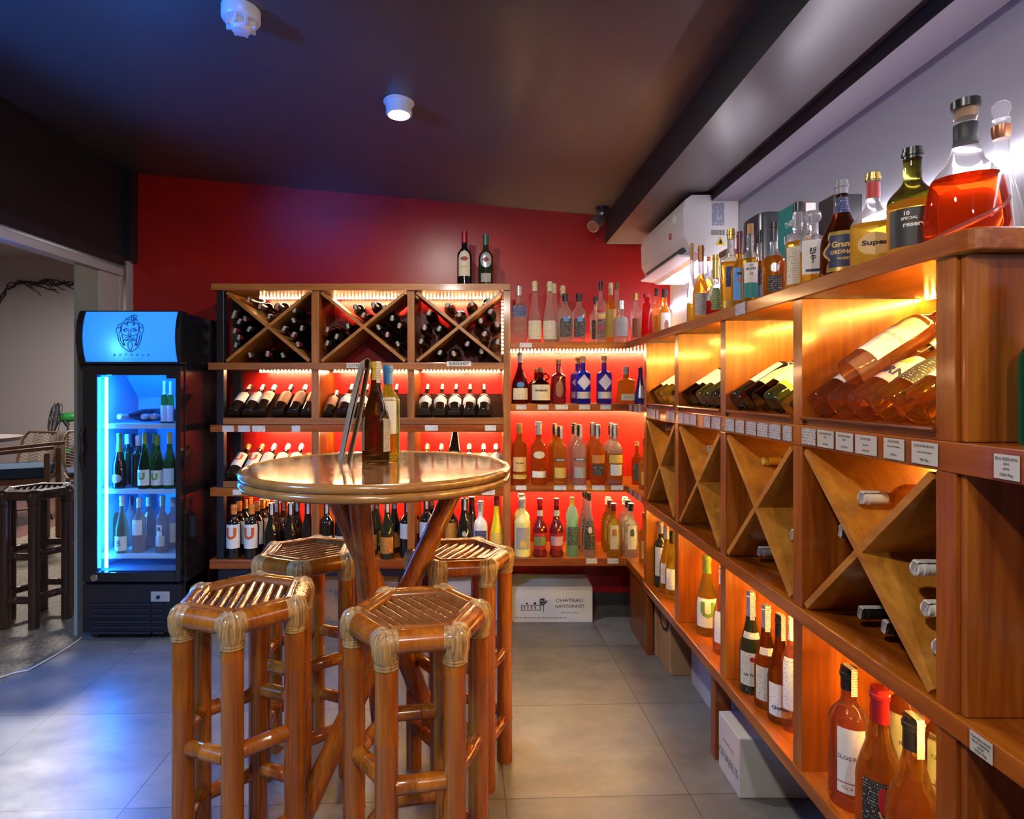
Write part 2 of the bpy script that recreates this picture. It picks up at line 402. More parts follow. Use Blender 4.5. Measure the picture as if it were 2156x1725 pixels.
# ------------------------------------------------------------------ ceiling fixtures
lx, ly = -.343, 2.30; lz = ceil_z(lx, ly)
t = thing('ceiling_downlight', 'round white ceiling downlight glowing above the bamboo table', 'ceiling light', (lx, ly, lz-.055))
MB().lathe([(.052,.055),(.052,.004),(.047,0),(.043,0),(.043,.012)], 28).build('housing', M['plastic_white'], t, world=False)
MB().lathe([(.062,.055),(.062,.049),(.052,.046)], 28).build('mounting_ring', M['plastic_white'], t, world=False)
MB().lathe([(1e-5,.006),(.0425,.006)], 28).build('lens', M['lamp_white'], t, world=False)
lamp('ceiling_downlight_light', 'AREA', (lx, ly, lz-.062), 15, (1,.94,.86), .08, (lx, ly, 0))
sx_, sy_ = -.76, 1.783; sz = ceil_z(sx_, sy_)
t = thing('smoke_detector', 'round white smoke detector on the dark blue ceiling', 'smoke detector', (sx_, sy_, sz-.075))
MB().lathe([(.058,.075),(.058,.042),(.052,.034),(.036,.032)], 32).build('base_plate', M['plastic_white'], t, world=False)
fins = MB().lathe([(.030,.034),(.034,.016),(.026,.004),(1e-5,0)], 32)
for k in range(8):
    a = k*PI/4; fins.obox((.036*math.cos(a), .036*math.sin(a), .024), (.009*math.cos(a), .009*math.sin(a), 0), (-.004*math.sin(a), .004*math.cos(a), 0), (0,0,.012))
fins.build('sensor_chamber', M['plastic_white'], t, world=False)
MB().lathe([(.044,.085),(.044,.070)], 24).build('mounting_base', M['plastic_black'], t, world=False)
# chrome spotlight in the corner
px_, py_ = PX(1268,3.40), 3.40; pz_ = ceil_z(px_, py_)
t = thing('ceiling_spotlight', 'small chrome ceiling spotlight in the corner beside the black beam', 'spotlight', (px_, py_, pz_-.02))
MB().lathe([(.042,.03),(.042,.004),(.030,0),(1e-5,0)], 24).build('mounting_cup', M['blackpost'], t, world=False)
MB().ball((0,0,-.012), .022).path([(0,0,-.02),(-.012,-.01,-.05)], .010).build('swivel', M['chrome'], t, world=False)
d = Vector((-.55,-.55,-.62)).normalized(); p0 = Vector((-.006,-.004,-.040))
MB().path([p0 - d*.012, p0 + d*.01, p0 + d*.05, p0 + d*.115], [.016,.027,.034,.037], 16).build('lamp_head', mat('brushed_steel', (.62,.58,.53), .3, .8), t, world=False)
MB().path([p0 + d*.116, p0 + d*.120], [.031,.030], 16).build('lens', glassmat('lamp_lens', (.9,.8,.65), mixt=.2), t, world=False)

# ------------------------------------------------------------------ wine rack on the back wall
def rX(x): return PX(x, YF)
def rZ(y): return PZ(y, YF)
rack = thing('wine_rack', 'wide wooden wine rack with crossed bays against the red wall', 'wine rack', (rX(760), 3.37, 0))
def rb(name, x0, x1, y0, y1, m, Y0=YF, Y1=YB-.002, bev=.002):
    return MB().box(rX(x0), rX(x1), Y0, Y1, rZ(y1), rZ(y0)).build(name, m, rack, bev)
rb('top_board', 446, 1074, 598, 612, M['rackX'], YF-.012)
rb('shelf', 440, 1060, 764, 779, M['rackX'], YF-.012)
rb('shelf', 443, 1060, 895, 910, M['oakX'], YF-.004)
rb('shelf', 443, 1060, 1027, 1045, M['oakX'], YF-.004)
rb('bottom_board', 443, 1060, 1178, 1197, M['oakX'], YF-.012)
rb('bottle_lip', 470, 1060, 880, 894, M['rackX'], YF-.004, YF+.02)
rb('bottle_lip', 470, 1060, 1014, 1026, M['rackX'], YF-.004, YF+.02)
for x0, x1 in ((655.5,671),(857.5,872.5)):
    rb('post', x0, x1, 612.2, 1177.8, M['rackZ'], YF, YF+.035)
    MB().box(rX(x0), rX(x1), YF+.036, YB-.003, rZ(1177.8), rZ(612.2)).build('divider', M['oakZ'], rack)
rb('end_post', 1060, 1075, 612.2, 1197, M['rackZ'], YF-.002, YB-.003)
rb('black_post', 456, 471, 612.2, 1177.8, M['blackpost'], YF, YF+.04)
MB().box(PX(492,YB-.03), PX(509,YB-.03), YB-.045, YB-.003, rZ(1177.8), rZ(612.2)).build('black_post', M['blackpost'], rack)
MB().box(rX(470), rX(1060), YF+.01, YF+.025, rZ(1215), rZ(1197.5)).build('toe_rail', M['blackpost'], rack)
for x in (463, 764, 1066):
    MB().box(rX(x-7), rX(x+7), YF+.02, YF+.06, 0, rZ(1197.3)).build('leg', M['blackpost'], rack)
bays = ((471,655.5),(671,857.5),(872.5,1060))
zt, zb = rZ(612.5), rZ(763.5)
for x0, x1 in bays:
    a, b = rX(x0)+.004, rX(x1)-.004
    for p, q in (((a, zb), (b, zt)), ((a, zt), (b, zb))):
        d = Vector((q[0]-p[0], 0, q[1]-p[1])); L = d.length; d.normalize(); nrm = Vector((-d.z, 0, d.x))
        c = Vector(((p[0]+q[0])/2, YF+.16, (p[1]+q[1])/2))
        MB().obox(c + Vector((0, .0012 if q[1] > p[1] else 0, 0)), d*(L/2-.012), (0,.155,0), nrm*.0085).build('crossed_board', M['diagr'], rack)
# sloped bottle boards of the two display rows
for yl in (880, 1014):
    for x0, x1 in bays:
        z0 = rZ(yl) - .022
        MB().prism([(rX(x0)+.002, YF+.022, z0-.012), (rX(x0)+.002, YF+.022, z0), (rX(x0)+.002, 3.46, z0+.155), (rX(x0)+.002, 3.46, z0+.143)], (rX(x1)-rX(x0)-.004, 0, 0)).build('bottle_board', mat('dark_maroon_board', (.016,.003,.002), .9, spec=.1) if yl == 880 else M['rackX'], rack)
# LED strips under each board
for x0, x1 in bays:
    for k, yb in enumerate((612.2, 779.2, 910.2, 1045.2)):
        z = rZ(yb)
        MB().box(rX(x0)+.012+(.09 if x0 == 471 else 0), rX(x1)-.006, 3.452, 3.464, z-.006, z-.0005).build('led_strip', M['ledX'], rack)
MB().box(rX(1060)-.008, rX(1060)-.001, 3.30, 3.312, rZ(745), rZ(628)).build('led_strip', M['ledZ'], rack)
# ------------------------------------------------------------------ corner shelves
cs = thing('corner_shelf', 'open wooden corner shelves between wine rack and right cabinet', 'shelf', (.5, 3.38, 0))
ZS = [1.607, 1.258, .800, .392]; TH = [.038, .040, .038, .045]
for z, th in zip(ZS, TH):
    pts = [(rX(1075)+.001, YF, z), (XR, YF, z), (XR, 2.858, z), (XW-.002, 2.858, z), (XW-.002, YB-.002, z), (rX(1075)+.001, YB-.002, z)]
    MB().prism(pts[::-1], (0,0,-th)).build('shelf_board', M['oakX'], cs, .002)
for k in (0, 1, 2):
    z = ZS[k] - TH[k]
    MB().box(rX(1075)+.01, XW-.03, 3.452, 3.466, z-.006, z-.0005).build('led_strip', M['ledX'], cs)
MB().box(XW-.045, XW-.033, 2.90, 3.42, 1.258-.046, 1.258-.0405).build('led_strip', M['ledY'], cs)
MB().box(XW-.045, XW-.033, 2.90, 3.42, .8-.044, .8-.0385).build('led_strip', M['ledY'], cs)
MB().box(rX(1075)+.012, XW-.04, YB-.014, YB-.003, ZS[0]+.0005, ZS[0]+.007).build('led_strip', M['ledX'], cs)
MB().box(XR+.02, XR+.05, 2.87, YF+.0, 0, .345).build('leg', M['oakZ'], cs)
# ------------------------------------------------------------------ right-hand cabinet
cab = thing('wine_cabinet', 'long varnished wooden wine cabinet along the right wall', 'wine cabinet', (.98, 1.9, 0))
POST = [(2.815,2.857),(2.353,2.397),(1.893,1.934),(1.437,1.479),(.9687,1.0116)]
XB = 1.145
def cbx(name, x0, x1, y0, y1, z0, z1, m, bev=.002): return MB().box(x0, x1, y0, y1, z0, z1).build(name, m, cab, bev)
# top board with rounded near corner
rc = .03; pts = [(XW-.002, 2.8565), (XR-.006, 2.8565), (XR-.006, .93+rc)]
for k in range(1, 6): a = PI + k*PI/10; pts.append((XR-.006+rc+rc*math.cos(a), .93+rc+rc*math.sin(a)))
pts += [(XW-.002, .93)]
MB().prism([(x, y, 1.569) for x, y in pts], (0,0,.038)).build('top_board', M['oakY'], cab, .003)
cbx('label_rail', XR, XB, .30, 2.857, 1.197, 1.250, M['oakY'])
cbx('middle_board', XR-.004, XB, .30, 2.857, .750, .787, M['oakY'])
cbx('bottom_board', XR-.004, XB, .30, 2.857, .340, .376, M['oakY'])
for i, (a, b) in enumerate(POST):
    e = XB - .001
    for z0, z1 in ((1.2505,1.5685),(.7875,1.1965),(.3765,.7495)):
        cbx('divider', XR+.002, e, a, b, z0, z1, M['oakZ'], .001)
cbx('back_panel', XB+.0005, XW-.002, .99, 2.857, .34, 1.5685, M['oakZ'], 0)
cbx('end_panel', XR+.008, XB-.002, .955, .968, 1.2505, 1.5685, M['oakZ'], .003)
cbx('end_panel', XR+.008, XB-.002, .955, .968, .7875, 1.1965, M['oakZ'], .003)
cbx('end_panel', XR+.008, XB-.002, .955, .968, .3765, .7495, M['oakZ'], .003)
cells = [(POST[i+1][1], POST[i][0]) for i in range(4)]
for a, b in cells:
    MB().prism([(XR+.008, a+.001, 1.2505), (XR+.030, a+.001, 1.2505), (XR+.030, a+.001, 1.272), (XR-.003, a+.001, 1.272), (XR-.005, a+.001, 1.268), (XR-.003, a+.001, 1.264), (XR+.008, a+.001, 1.262)], (0, b-a-.002, 0)).build('bottle_lip', wood('dark_lip_wood', (.07,.012,.002), (.16,.034,.004), (.26,.07,.008), 'Y'), cab)
    MB().prism([(XR+.032, a+.001, 1.2505), (XB-.002, a+.001, 1.2505), (XB-.002, a+.001, 1.265+.20), (XR+.032, a+.001, 1.262)], (0, b-a-.002, 0)).build('bottle_board', M['oakY'], cab)
    MB().box(1.095, 1.107, a+.01, b-.01, 1.5625, 1.5680).build('led_strip', M['ledY'], cab)
    MB().box(1.095, 1.107, a+.01, b-.01, .7435, .7490).build('led_strip', M['ledL'], cab)
    MB().box(XR+.012, 1.09, a+.0008, a+.006, 1.500, 1.509).build('led_strip', M['ledC'], cab)
    MB().box(1.122, 1.132, a+.01, b-.01, 1.1905, 1.1960).build('led_strip', M['ledD'], cab)
    MB().box(XR+.03, 1.09, a+.0008, a+.006, .712, .720).build('led_strip', M['ledC'], cab)
    for di, (p, q) in enumerate((((a+.004, .790), (b-.004, 1.194)), ((a+.004, 1.194), (b-.004, .790)))):
        d = Vector((0, q[0]-p[0], q[1]-p[1])); L = d.length; d.normalize(); nrm = Vector((0, -d.z, d.y))
        MB().obox((XR+.17+.0012*di, (p[0]+q[0])/2, (p[1]+q[1])/2), d*(L/2-.012), (.168,0,0), nrm*.008).build('crossed_board', M['diag'], cab)
MB().box(1.100, 1.112, 1.0125, 1.0185, 1.30, 1.55).build('led_strip', M['ledZ'], cab)
cbx('leg', XR+.035, XR+.095, 2.06, 2.10, 0, .3395, M['oakZ'])
cbx('leg', XR+.035, XR+.095, .97, 1.01, 0, .3395, M['oakZ'])
cbx('leg_board', XW-.03, XW-.004, .6, 2.85, 0, .3395, M['oakY'])
# white LED strip high on the right wall above the cabinet
t = tag(MB().box(XW-.016, XW-.001, .25, 3.50, 1.835, 1.855).build('wall_light_strip', M['ledW']), 'white strip light along the grey wall behind the top bottles', 'strip light')
# ------------------------------------------------------------------ bamboo stools and table
def bamboo_pole(mb, p0, p1, r, n=14, nodes=2, seed=0):
    q = random.Random(seed); p0, p1 = Vector(p0), Vector(p1); ts = [(0, 1.0)]
    for k in range(nodes):
        t = (k + .3 + .5*q.random())/nodes
        ts += [(t-.012, 1.0), (t, 1.05), (t+.010, 1.0)]
    ts.append((1, 1.0))
    mb.path([p0.lerp(p1, t) for t, _ in ts], [r*s for _, s in ts], n); return mb
SH = .77
def make_stool(m_b, m_s, m_r):
    t = thing('bar_stool', 'bamboo stool', 'stool')
    Rr = .165; zr = SH - .028
    P = [Vector((Rr*math.cos(k*PI/3), Rr*math.sin(k*PI/3), 0)) for k in range(6)]
    for k in range(6):
        a, b = P[k], P[(k+1) % 6]
        bamboo_pole(MB(), a*.985, a*.985 + Vector((0,0,zr)), .0275, 16, 2, k+3).build('leg', m_b, t, world=False)
        bamboo_pole(MB(), a + Vector((0,0,zr)), b + Vector((0,0,zr)), .028, 16, 0).build('seat_rail', m_b, t, world=False)
        for z in (.40 + .012*(k % 2), .155 + .012*(k % 2)):
            u = (b-a).normalized()*.022
            bamboo_pole(MB(), a*.985 + u + Vector((0,0,z)), b*.985 - u + Vector((0,0,z)), .0205, 12, 1, k).build('footrest_rung', m_b, t, world=False)
        # rattan lashing over the corner joint
        L = MB(); top = a + Vector((0,0,zr)); ua = (P[k-1]-a).normalized(); ub = (b-a).normalized(); out = a.normalized()
        L.path([top + ua*.027, top + ua*.013 + out*.002, top + out*.003, top + ub*.013 + out*.002, top + ub*.027], [.0286,.0296,.0302,.0296,.0286], 16)
        L.path([top + out*.002, top + out*.002 - Vector((0,0,.030)), a*.985 + Vector((0,0,zr-.040))], [.0305,.0305,.0288], 16)
        for i in range(4): L.torus(a*.985 + Vector((0,0,zr-.036-.0068*i)), .0262, .0040, 20, 6)
        for i in range(7):
            w = (i-3)*.42; dv = (out*math.cos(w) + Vector((-out.y, out.x, 0))*math.sin(w)).normalized()
            L.path([top + dv*.010 + Vector((0,0,.0295)), top + dv*.024 + Vector((0,0,.020)), top + dv*.0310, top + dv*.0305 - Vector((0,0,.020)), a*.985 + dv*.0285 + Vector((0,0,zr-.038))], .0036, 6)
        L.build('lashing', m_r, t, world=False)
        ia, ib = a*.845, b*.845
        bamboo_pole(MB(), ia + Vector((0,0,SH-.012)), ib + Vector((0,0,SH-.012)), .0135, 10, 0).build('seat_border', m_s, t, world=False)
    dv = Vector((math.cos(RAD(120)), math.sin(RAD(120)), 0)); pv = Vector((-dv.y, dv.x, 0)); Rh = .146
    for i in range(-4, 5):
        if abs(i*.0285) > .118: continue
        o = i*.0285; hl = Rh - abs(o)*.577
        sl = MB(); sl.path([pv*o - dv*hl + Vector((0,0,SH-.022)), pv*o + dv*hl + Vector((0,0,SH-.020))], [.0112,.0112], 10)
        sl.build('seat_slat', m_s, t, world=False)
    return t
def copy_tree(o, parent=None):
    c = o.copy(); COL.objects.link(c)
    if parent is not None: c.parent = parent
    for ch in list(o.children): copy_tree(ch, c)
    return c
stool0 = make_stool(M['bamboo'], M['slat'], M['rattan'])
ST = [(-.175,1.50, 10, 'bamboo bar stool nearest the camera, in front of the table, seat slats running diagonally'),
      (-.671,1.61,-19, 'bamboo bar stool left of the table, front left corner touched by blue light'),
      (-.628,2.05, 96, 'bamboo bar stool behind the table on the left, in front of the fragile carton'),
      (-.087,2.04,-53, 'bamboo bar stool behind the table on the right, beside the aisle')]
for i, (x, y, a, lab) in enumerate(ST):
    o = stool0 if i == 0 else copy_tree(stool0)
    o.location = (x, y, 0); o.rotation_euler = (0, 0, RAD(a)); o['label'] = lab; o['group'] = 'bamboo stools round the bar table'
dk = copy_tree(stool0); dk.location = (-2.61, 3.34, 0); dk.rotation_euler = (0,0,RAD(1)); dk['label'] = 'dark bamboo stool on the pebble terrace outside the doorway'; del dk['group']
for ch in dk.children:
    for s in ch.material_slots: s.link = 'OBJECT'; s.material = M['darkcane']

def tabletop_mat():
    m, nt, b = newmat('lacquered_bamboo_strips')
    v = objcoord(nt, (1.5, 60, 60)); n = nt.nodes.new('ShaderNodeTexNoise'); n.inputs['Scale'].default_value = 1; n.inputs['Detail'].default_value = 4
    nt.links.new(v, n.inputs['Vector'])
    nt.links.new(ramp(nt, n.outputs['Fac'], [(.3, (.11,.045,.016)), (.5, (.19,.085,.034)), (.7, (.27,.135,.06))]), b.inputs['Base Color'])
    b.inputs['Roughness'].default_value = .16; nset(b, 'Coat Weight', 1.0); nset(b, 'Coat Roughness', .07)
    n2 = nt.nodes.new('ShaderNodeTexNoise'); n2.inputs['Scale'].default_value = 1; nt.links.new(objcoord(nt, (3, 55, 1)), n2.inputs['Vector'])
    bp = nt.nodes.new('ShaderNodeBump'); bp.inputs['Strength'].default_value = .12; bp.inputs['Distance'].default_value = .002
    nt.links.new(n2.outputs['Fac'], bp.inputs['Height']); nt.links.new(bp.outputs['Normal'], b.inputs['Normal']); nt.links.new(bp.outputs['Normal'], b.inputs['Coat Normal'])
    return m
TZ, TX, TY, TR = 1.09, -.346, 1.88, .412
tb = thing('bar_table', 'round bamboo bar table with a glossy top and crossed pole legs', 'table', (TX, TY, 0))
SXT = 1.03
MB().lathe([(TR-.012, TZ-.035), (TR-.012, TZ), (1e-5, TZ)], 72, xs=lambda r, z, a: (r*SXT*math.sin(a), -r*math.cos(a))).build('tabletop', tabletop_mat(), tb, world=False)
for z in (TZ-.0095, TZ-.035): MB().torus((0,0,z), TR-.004, .0135, 96, 12, sx=SXT).build('rim_pole', M['bambooT'], tb, world=False)
for p, q in (((PX(974,2.02)-TX, 2.02-TY), (-.575-TX, 1.66-TY)), ((PX(700,1.72)-TX, 1.72-TY), (-.15-TX, 2.12-TY)), ((PX(754,1.66)-TX, 1.66-TY), (-.385-TX, 2.16-TY))):
    bamboo_pole(MB(), (p[0], p[1], TZ-.036), (q[0], q[1], 0), .033, 18, 4, int(abs(p[0])*1000)).build('leg', M['bamboo'], tb, world=False)
lsh = MB()
for i in range(5): lsh.torus((-.005, .02, .60 + .012*i - .03), .062, .007, 28, 6)
lsh.build('lashing', M['rattan'], tb, world=False)
# standing folded menu card
mn = thing('menu_card', 'cream folded menu card standing beside the bottles on the bar table', 'menu', (PX(768,1.95)-.007, 1.95, TZ))
wv = Vector((-.025, .080, 0)); top = .352
A = [(-.080,0,.001), (-.046,0,.17), (-.006,0,top-.02), (0,0,top-.004), (.008,0,top), (.016,0,top-.006), (.016,0,top-.03), (-.004,0,.2), (-.048,0,.001)]
mc = MB()
for a, b in zip(A[:-1], A[1:]):
    a, b = Vector(a), Vector(b); n = (b-a).cross(wv).normalized()*.0009
    mc.prism([a-wv+n, b-wv+n, b-wv-n, a-wv-n], wv*2)
mc.build('cover', mat('cream_card', (.40,.24,.10), .8, spec=.15), mn, world=False)
mc = MB()
for a, b in (((-.0770,0,.001), (-.0035,0,top-.03)), ((-.0750,0,.001), (-.0012,0,top-.035))):
    a, b = Vector(a), Vector(b); n = (b-a).cross(wv).normalized()*.0006; w2 = wv*.96
    mc.prism([a-w2+n, b-w2+n, b-w2-n, a-w2-n], w2*2)
mc.build('pages', mat('menu_pages', (.45,.32,.2), .75, spec=.2), mn, world=False)

# ------------------------------------------------------------------ drinks fridge
FY = 3.03
def fX(x, Y=FY): return PX(x, Y)
def fZ(y, Y=FY): return PZ(y, Y)
X0, X1 = fX(172), fX(380)
fr = thing('drinks_fridge', 'tall black glass-door drinks fridge with a glowing blue sign', 'fridge', ((X0+X1)/2, 3.28, 0))
blk = M['fblk'] = mat('glossy_black_steel', (.010,.010,.016), .12, coat=.5)
lin = mat('fridge_liner_blue_light_tint', (.24,.36,.48), .45)  # white liner; part of the blue light on it is put into its colour
FB = 3.50
def fb(name, x0, x1, y0, y1, z0, z1, m, bev=.004): return MB().box(x0, x1, y0, y1, z0, z1).build(name, m, fr, bev)
zt_, zb_ = fZ(657), fZ(1345)
fb('side_panel', X0, X0+.022, FY+.05, FB, .05, zt_, blk); fb('side_panel', X1-.022, X1, FY+.05, FB, .05, zt_, blk)
fb('top_panel', X0+.0225, X1-.0225, FY+.05, FB, zt_-.02, zt_, blk)
fb('back_panel', X0+.0225, X1-.0225, FB-.02, FB, .05, zt_-.021, blk)
zc0, zc1 = fZ(1222), fZ(772)
# inner liner
fb('liner', X0+.023, X0+.035, FY+.045, FB-.022, zc0, zc1, lin, 0); fb('liner', X1-.035, X1-.023, FY+.045, FB-.022, zc0, zc1, lin, 0)
fb('liner', X0+.036, X1-.036, FB-.034, FB-.0225, zc0, zc1, lin, 0)
fb('liner', X0+.036, X1-.036, FY+.045, FB-.035, zc0, zc0+.03, lin, 0); fb('liner', X0+.036, X1-.036, FY+.045, FB-.035, zc1-.03, zc1, lin, 0)
MB().prism([(X0+.036, FB-.035, zc1-.031), (X0+.036, FB-.16, zc1-.031), (X0+.036, FB-.035, zc1-.17)], (X1-X0-.072, 0, 0)).build('evaporator_cover', lin, fr)
# door frame, pane, handle
dz0, dz1 = fZ(1226), fZ(769)
gx0, gx1, gz0, gz1 = fX(203), fX(369), fZ(1206), fZ(790)
d = MB(); d.box(X0+.002, gx0, FY, FY+.04, dz0, dz1).box(gx1, X1-.001, FY, FY+.04, dz0, dz1).box(gx0, gx1, FY, FY+.04, dz0, gz0).box(gx0, gx1, FY, FY+.04, gz1, dz1)
door = d.build('door', blk, fr, .004)
def child(mb, name, m, parent=door, bev=0): return mb.build(name, m, parent, bev)
child(MB().box(gx0, gx1, FY+.016, FY+.022, gz0, gz1), 'door_pane', panemat('fridge_pane', (.93,.97,1), .5))
child(MB().path([(X0+.012, FY-.006, fZ(900)), (X0+.004, FY-.014, fZ(915)), (X0+.012, FY-.016, fZ(940)), (X0+.004, FY-.014, fZ(968)), (X0+.012, FY-.006, fZ(985))], .009, 10), 'handle', blk)
child(MB().tube((fX(198), FY+.0, fZ(1217)), (fX(198), FY-.004, fZ(1217)), .020, .017, 20), 'door_badge', M['chrome'])
# lit strip and shelves inside
child(MB().box(gx0+.012, gx0+.024, FY+.048, FY+.058, gz0+.01, gz1-.01), 'light_tube', mat('fridge_light_tube', (.8,.9,1), .5, emit=(.004,.20,1), estr=300), fr)
child(MB().box(gx0+.03, gx1-.03, FY+.05, FY+.06, zc1-.036, zc1-.031), 'light_tube', mat('fridge_top_light', (.8,.9,1), .5, emit=(.004,.18,1), estr=200), fr)
for y in (893, 1030, 1166):
    z = fZ(y, 3.10); child(MB().box(X0+.0365, X1-.0365, FY+.065, FB-.036, z-.010, z), 'shelf', mat('blue_grey_shelf', (.30,.42,.52), .4), fr, .002)
    child(MB().box(X0+.0365, X1-.0365, FY+.058, FY+.0645, z-.024, z+.002), 'shelf_edge', mat('pale_shelf_edge', (.42,.55,.66), .4), fr, .002)
fb('temperature_display', fX(345), fX(368), FY+.024, FY+.04, fZ(797), fZ(789), mat('dark_display', (.03,.02,.03), .3), 0)
# sign header
hz0, hz1 = fZ(767), fZ(655); hzc, hh = (hz0+hz1)/2, (hz1-hz0)/2
def hy(z): return FY - .012 - .030*(1 - ((z-hzc)/hh)**2)
hp = [(hz0 + (hz1-hz0)*k/12) for k in range(13)]
for xa, xb in ((X0-.004, fX(184)), (fX(377), X1+.012)):
    MB().prism([(xa, hy(z), z) for z in hp] + [(xa, FY+.049, hz1), (xa, FY+.049, hz0)], (xb-xa, 0, 0), smooth=False).build('header_cheek', blk, fr, .003)
fb('header_back', fX(184), fX(377), FY+.030, FY+.049, hz0, hz1, mat('blue_light_box', (.05,.10,.25), .7), 0)
fb('header_rail', fX(184)+.0005, fX(377)-.0005, FY-.014, FY+.03, hz1-.006, hz1, blk, .002); fb('header_rail', fX(184)+.0005, fX(377)-.0005, FY-.014, FY+.03, hz0, hz0+.012, blk, .002)
sg = newmat('backlit_sign_panel'); nt = sg[1]; b = sg[2]
b.inputs['Base Color'].default_value = (.10,.42,.95,1); b.inputs['Emission Color'].default_value = (.0,.20,.95,1); b.inputs['Emission Strength'].default_value = .75
tl = nt.nodes.new('ShaderNodeBsdfTranslucent'); tl.inputs['Color'].default_value = (.35,.75,1,1)
mx = nt.nodes.new('ShaderNodeAddShader'); out = [n for n in nt.nodes if n.type == 'OUTPUT_MATERIAL'][0]
nt.links.new(b.outputs[0], mx.inputs[0]); nt.links.new(tl.outputs[0], mx.inputs[1]); nt.links.new(mx.outputs[0], out.inputs['Surface'])
pn = MB(); hq = [z for z in (hz0+.010 + (hz1-hz0-.015)*k/12 for k in range(13))]
vs = []; fs = []
for z in hq: vs += [(fX(184)+.001, hy(z)+.004, z), (fX(377)-.001, hy(z)+.004, z)]
for k in range(12): fs.append((2*k, 2*k+1, 2*k+3, 2*k+2))
sign = pn.add(vs, fs, True).build('sign_panel', sg[0], fr)
lamp('fridge_sign_bulb', 'POINT', (fX(255), FY+.022, fZ(730)), .16, (.25,.66,1), .012)
lg = MB(); inkb = mat('dark_blue_print', (.005,.03,.09), .6)
def LP(cx, cy): # sign drawing coordinates
    px, py = 150 + cx/6.634, 640 + cy/6.634; z = fZ(py, FY-.02); return Vector((PX(px, FY-.03), hy(z)+.0016, z))
def draw(pts, r=.0019): lg.path([LP(*p) for p in pts], r, 5)
draw([(825,165),(840,235),(880,240),(905,165),(865,155),(825,165)]); draw([(865,155),(858,238)])
half = [[(822,185),(770,205),(720,272),(790,252),(812,215),(762,228)], [(720,272),(664,300),(640,370),(668,440),(706,380),(698,330),(720,290)],
        [(698,330),(664,345)], [(720,290),(780,275),(848,250)], [(770,300),(800,262),(790,310)], [(720,312),(710,390),(728,432),(792,446)],
        [(745,368),(775,346),(818,360),(822,430),(802,446)], [(740,378),(770,366),(800,378),(770,390),(740,378)],
        [(822,430),(808,446),(834,456)], [(832,462),(790,470),(750,512),(746,590),(766,560)], [(770,518),(802,500),(834,478)], [(770,518),(834,508)],
        [(666,440),(680,520),(720,600),(790,655),(836,676)], [(696,440),(706,520),(742,590)], [(728,440),(740,520),(762,585)], [(832,525),(806,545),(804,600),(834,662)]]
for pl in half:
    draw(pl); draw([(2*834-x, y) for x, y in pl])
for i, ch_ in enumerate('BATHALA'):
    p = LP(602 + i*79, 715); text_flat(lg, ch_, .0185, p + Vector((0,-.001,0)), (1,0,0), (0,0,1), .0004)
for i, ch_ in enumerate('RESORT'):
    p = LP(735 + i*46, 775); text_flat(lg, ch_, .0105, p + Vector((0,-.001,0)), (1,0,0), (0,0,1), .0002)
child(lg, 'sign_print', inkb, sign)
# grille base
gz = fZ(1232); fb('grille_base', X0, X1, FY+.004, FY+.3, .045, gz, M['plastic_black'], .004)
lv = MB()
for k in range(6):
    z = fZ(1272 + 12*k); lv.box(fX(191), fX(318), FY-.006, FY+.0035, z-.008, z+.002); lv.box(fX(322), fX(345), FY-.006, FY+.0035, z-.008, z+.002)
child(lv, 'louvres', mat('dark_grille', (.02,.02,.03), .25), fr, .002)
fb('thermostat_panel', fX(318), fX(357), FY-.003, FY+.0038, fZ(1267), fZ(1246), mat('grey_thermostat', (.35,.35,.36), .4), .002)
MB().tube((fX(334), FY-.0025, fZ(1257)), (fX(334), FY-.010, fZ(1257)), .010, .009, 16).build('thermostat_knob', M['plastic_black'], fr)
for x in (190, 362):
    MB().lathe([(.018,0),(.018,.045)], 14, (fX(x), FY+.06, 0)).build('foot', M['plastic_black'], fr)
    MB().lathe([(.018,0),(.018,.045)], 14, (fX(x), FB-.06, 0)).build('foot', M['plastic_black'], fr)
# cable on the floor
cb = [(PX(x, Y), Y, .006) for x, Y in ((0, 2.64), (60, 2.71), (110, 2.84), (150, 2.97), (172, 3.06))]
cpts = []
for i in range(len(cb)-1):
    for k in range(4): cpts.append(Vector(cb[i]).lerp(Vector(cb[i+1]), k/4) + Vector((0, .012*math.sin((i*4+k)*.9), 0)))
cpts.append(Vector(cb[-1]))
tag(MB().path(cpts, .003, 8).build('power_cable', M['plastic_white']), 'white power cable running across the floor to the fridge', 'cable')

# ------------------------------------------------------------------ cartons
def carton(name, lab, x0, x1, y0, y1, h, m, face_text=(), z0=0.0, tape=None, flaps=True, group=None):
    c = thing(name, lab, 'box', ((x0+x1)/2, (y0+y1)/2, z0), group=group)
    MB().box(x0, x1, y0, y1, z0, z0+h).build('carton_body', m, c, .004)
    if tape:
        MB().box((x0+x1)/2-.03, (x0+x1)/2+.03, y0-.0012, y0-.0006, z0+h*.72, z0+h-.004).build('tape', tape, c)
    if face_text:
        for side in ('front', 'left'):
            tm = {}
            for it in face_text:
                if it[0] != side: continue
                _, s, size, u, v, mm = it[:6]; wide = it[6] if len(it) > 6 else 1
                mb = tm.setdefault(mm.name, (MB(), mm))[0]
                if side == 'front': text_flat(mb, s, size, (x0 + (x1-x0)*u, y0-.0012, z0+h*v), (1,0,0), (0,0,1), .0, 0, wide)
                else: text_flat(mb, s, size, (x0-.0012, y1 - (y1-y0)*u, z0+h*v), (0,-1,0), (0,0,1), .0, 0, wide)
            for mb, mm in tm.values(): mb.build('printing', mm, c)
    return c
yb0 = 3.27
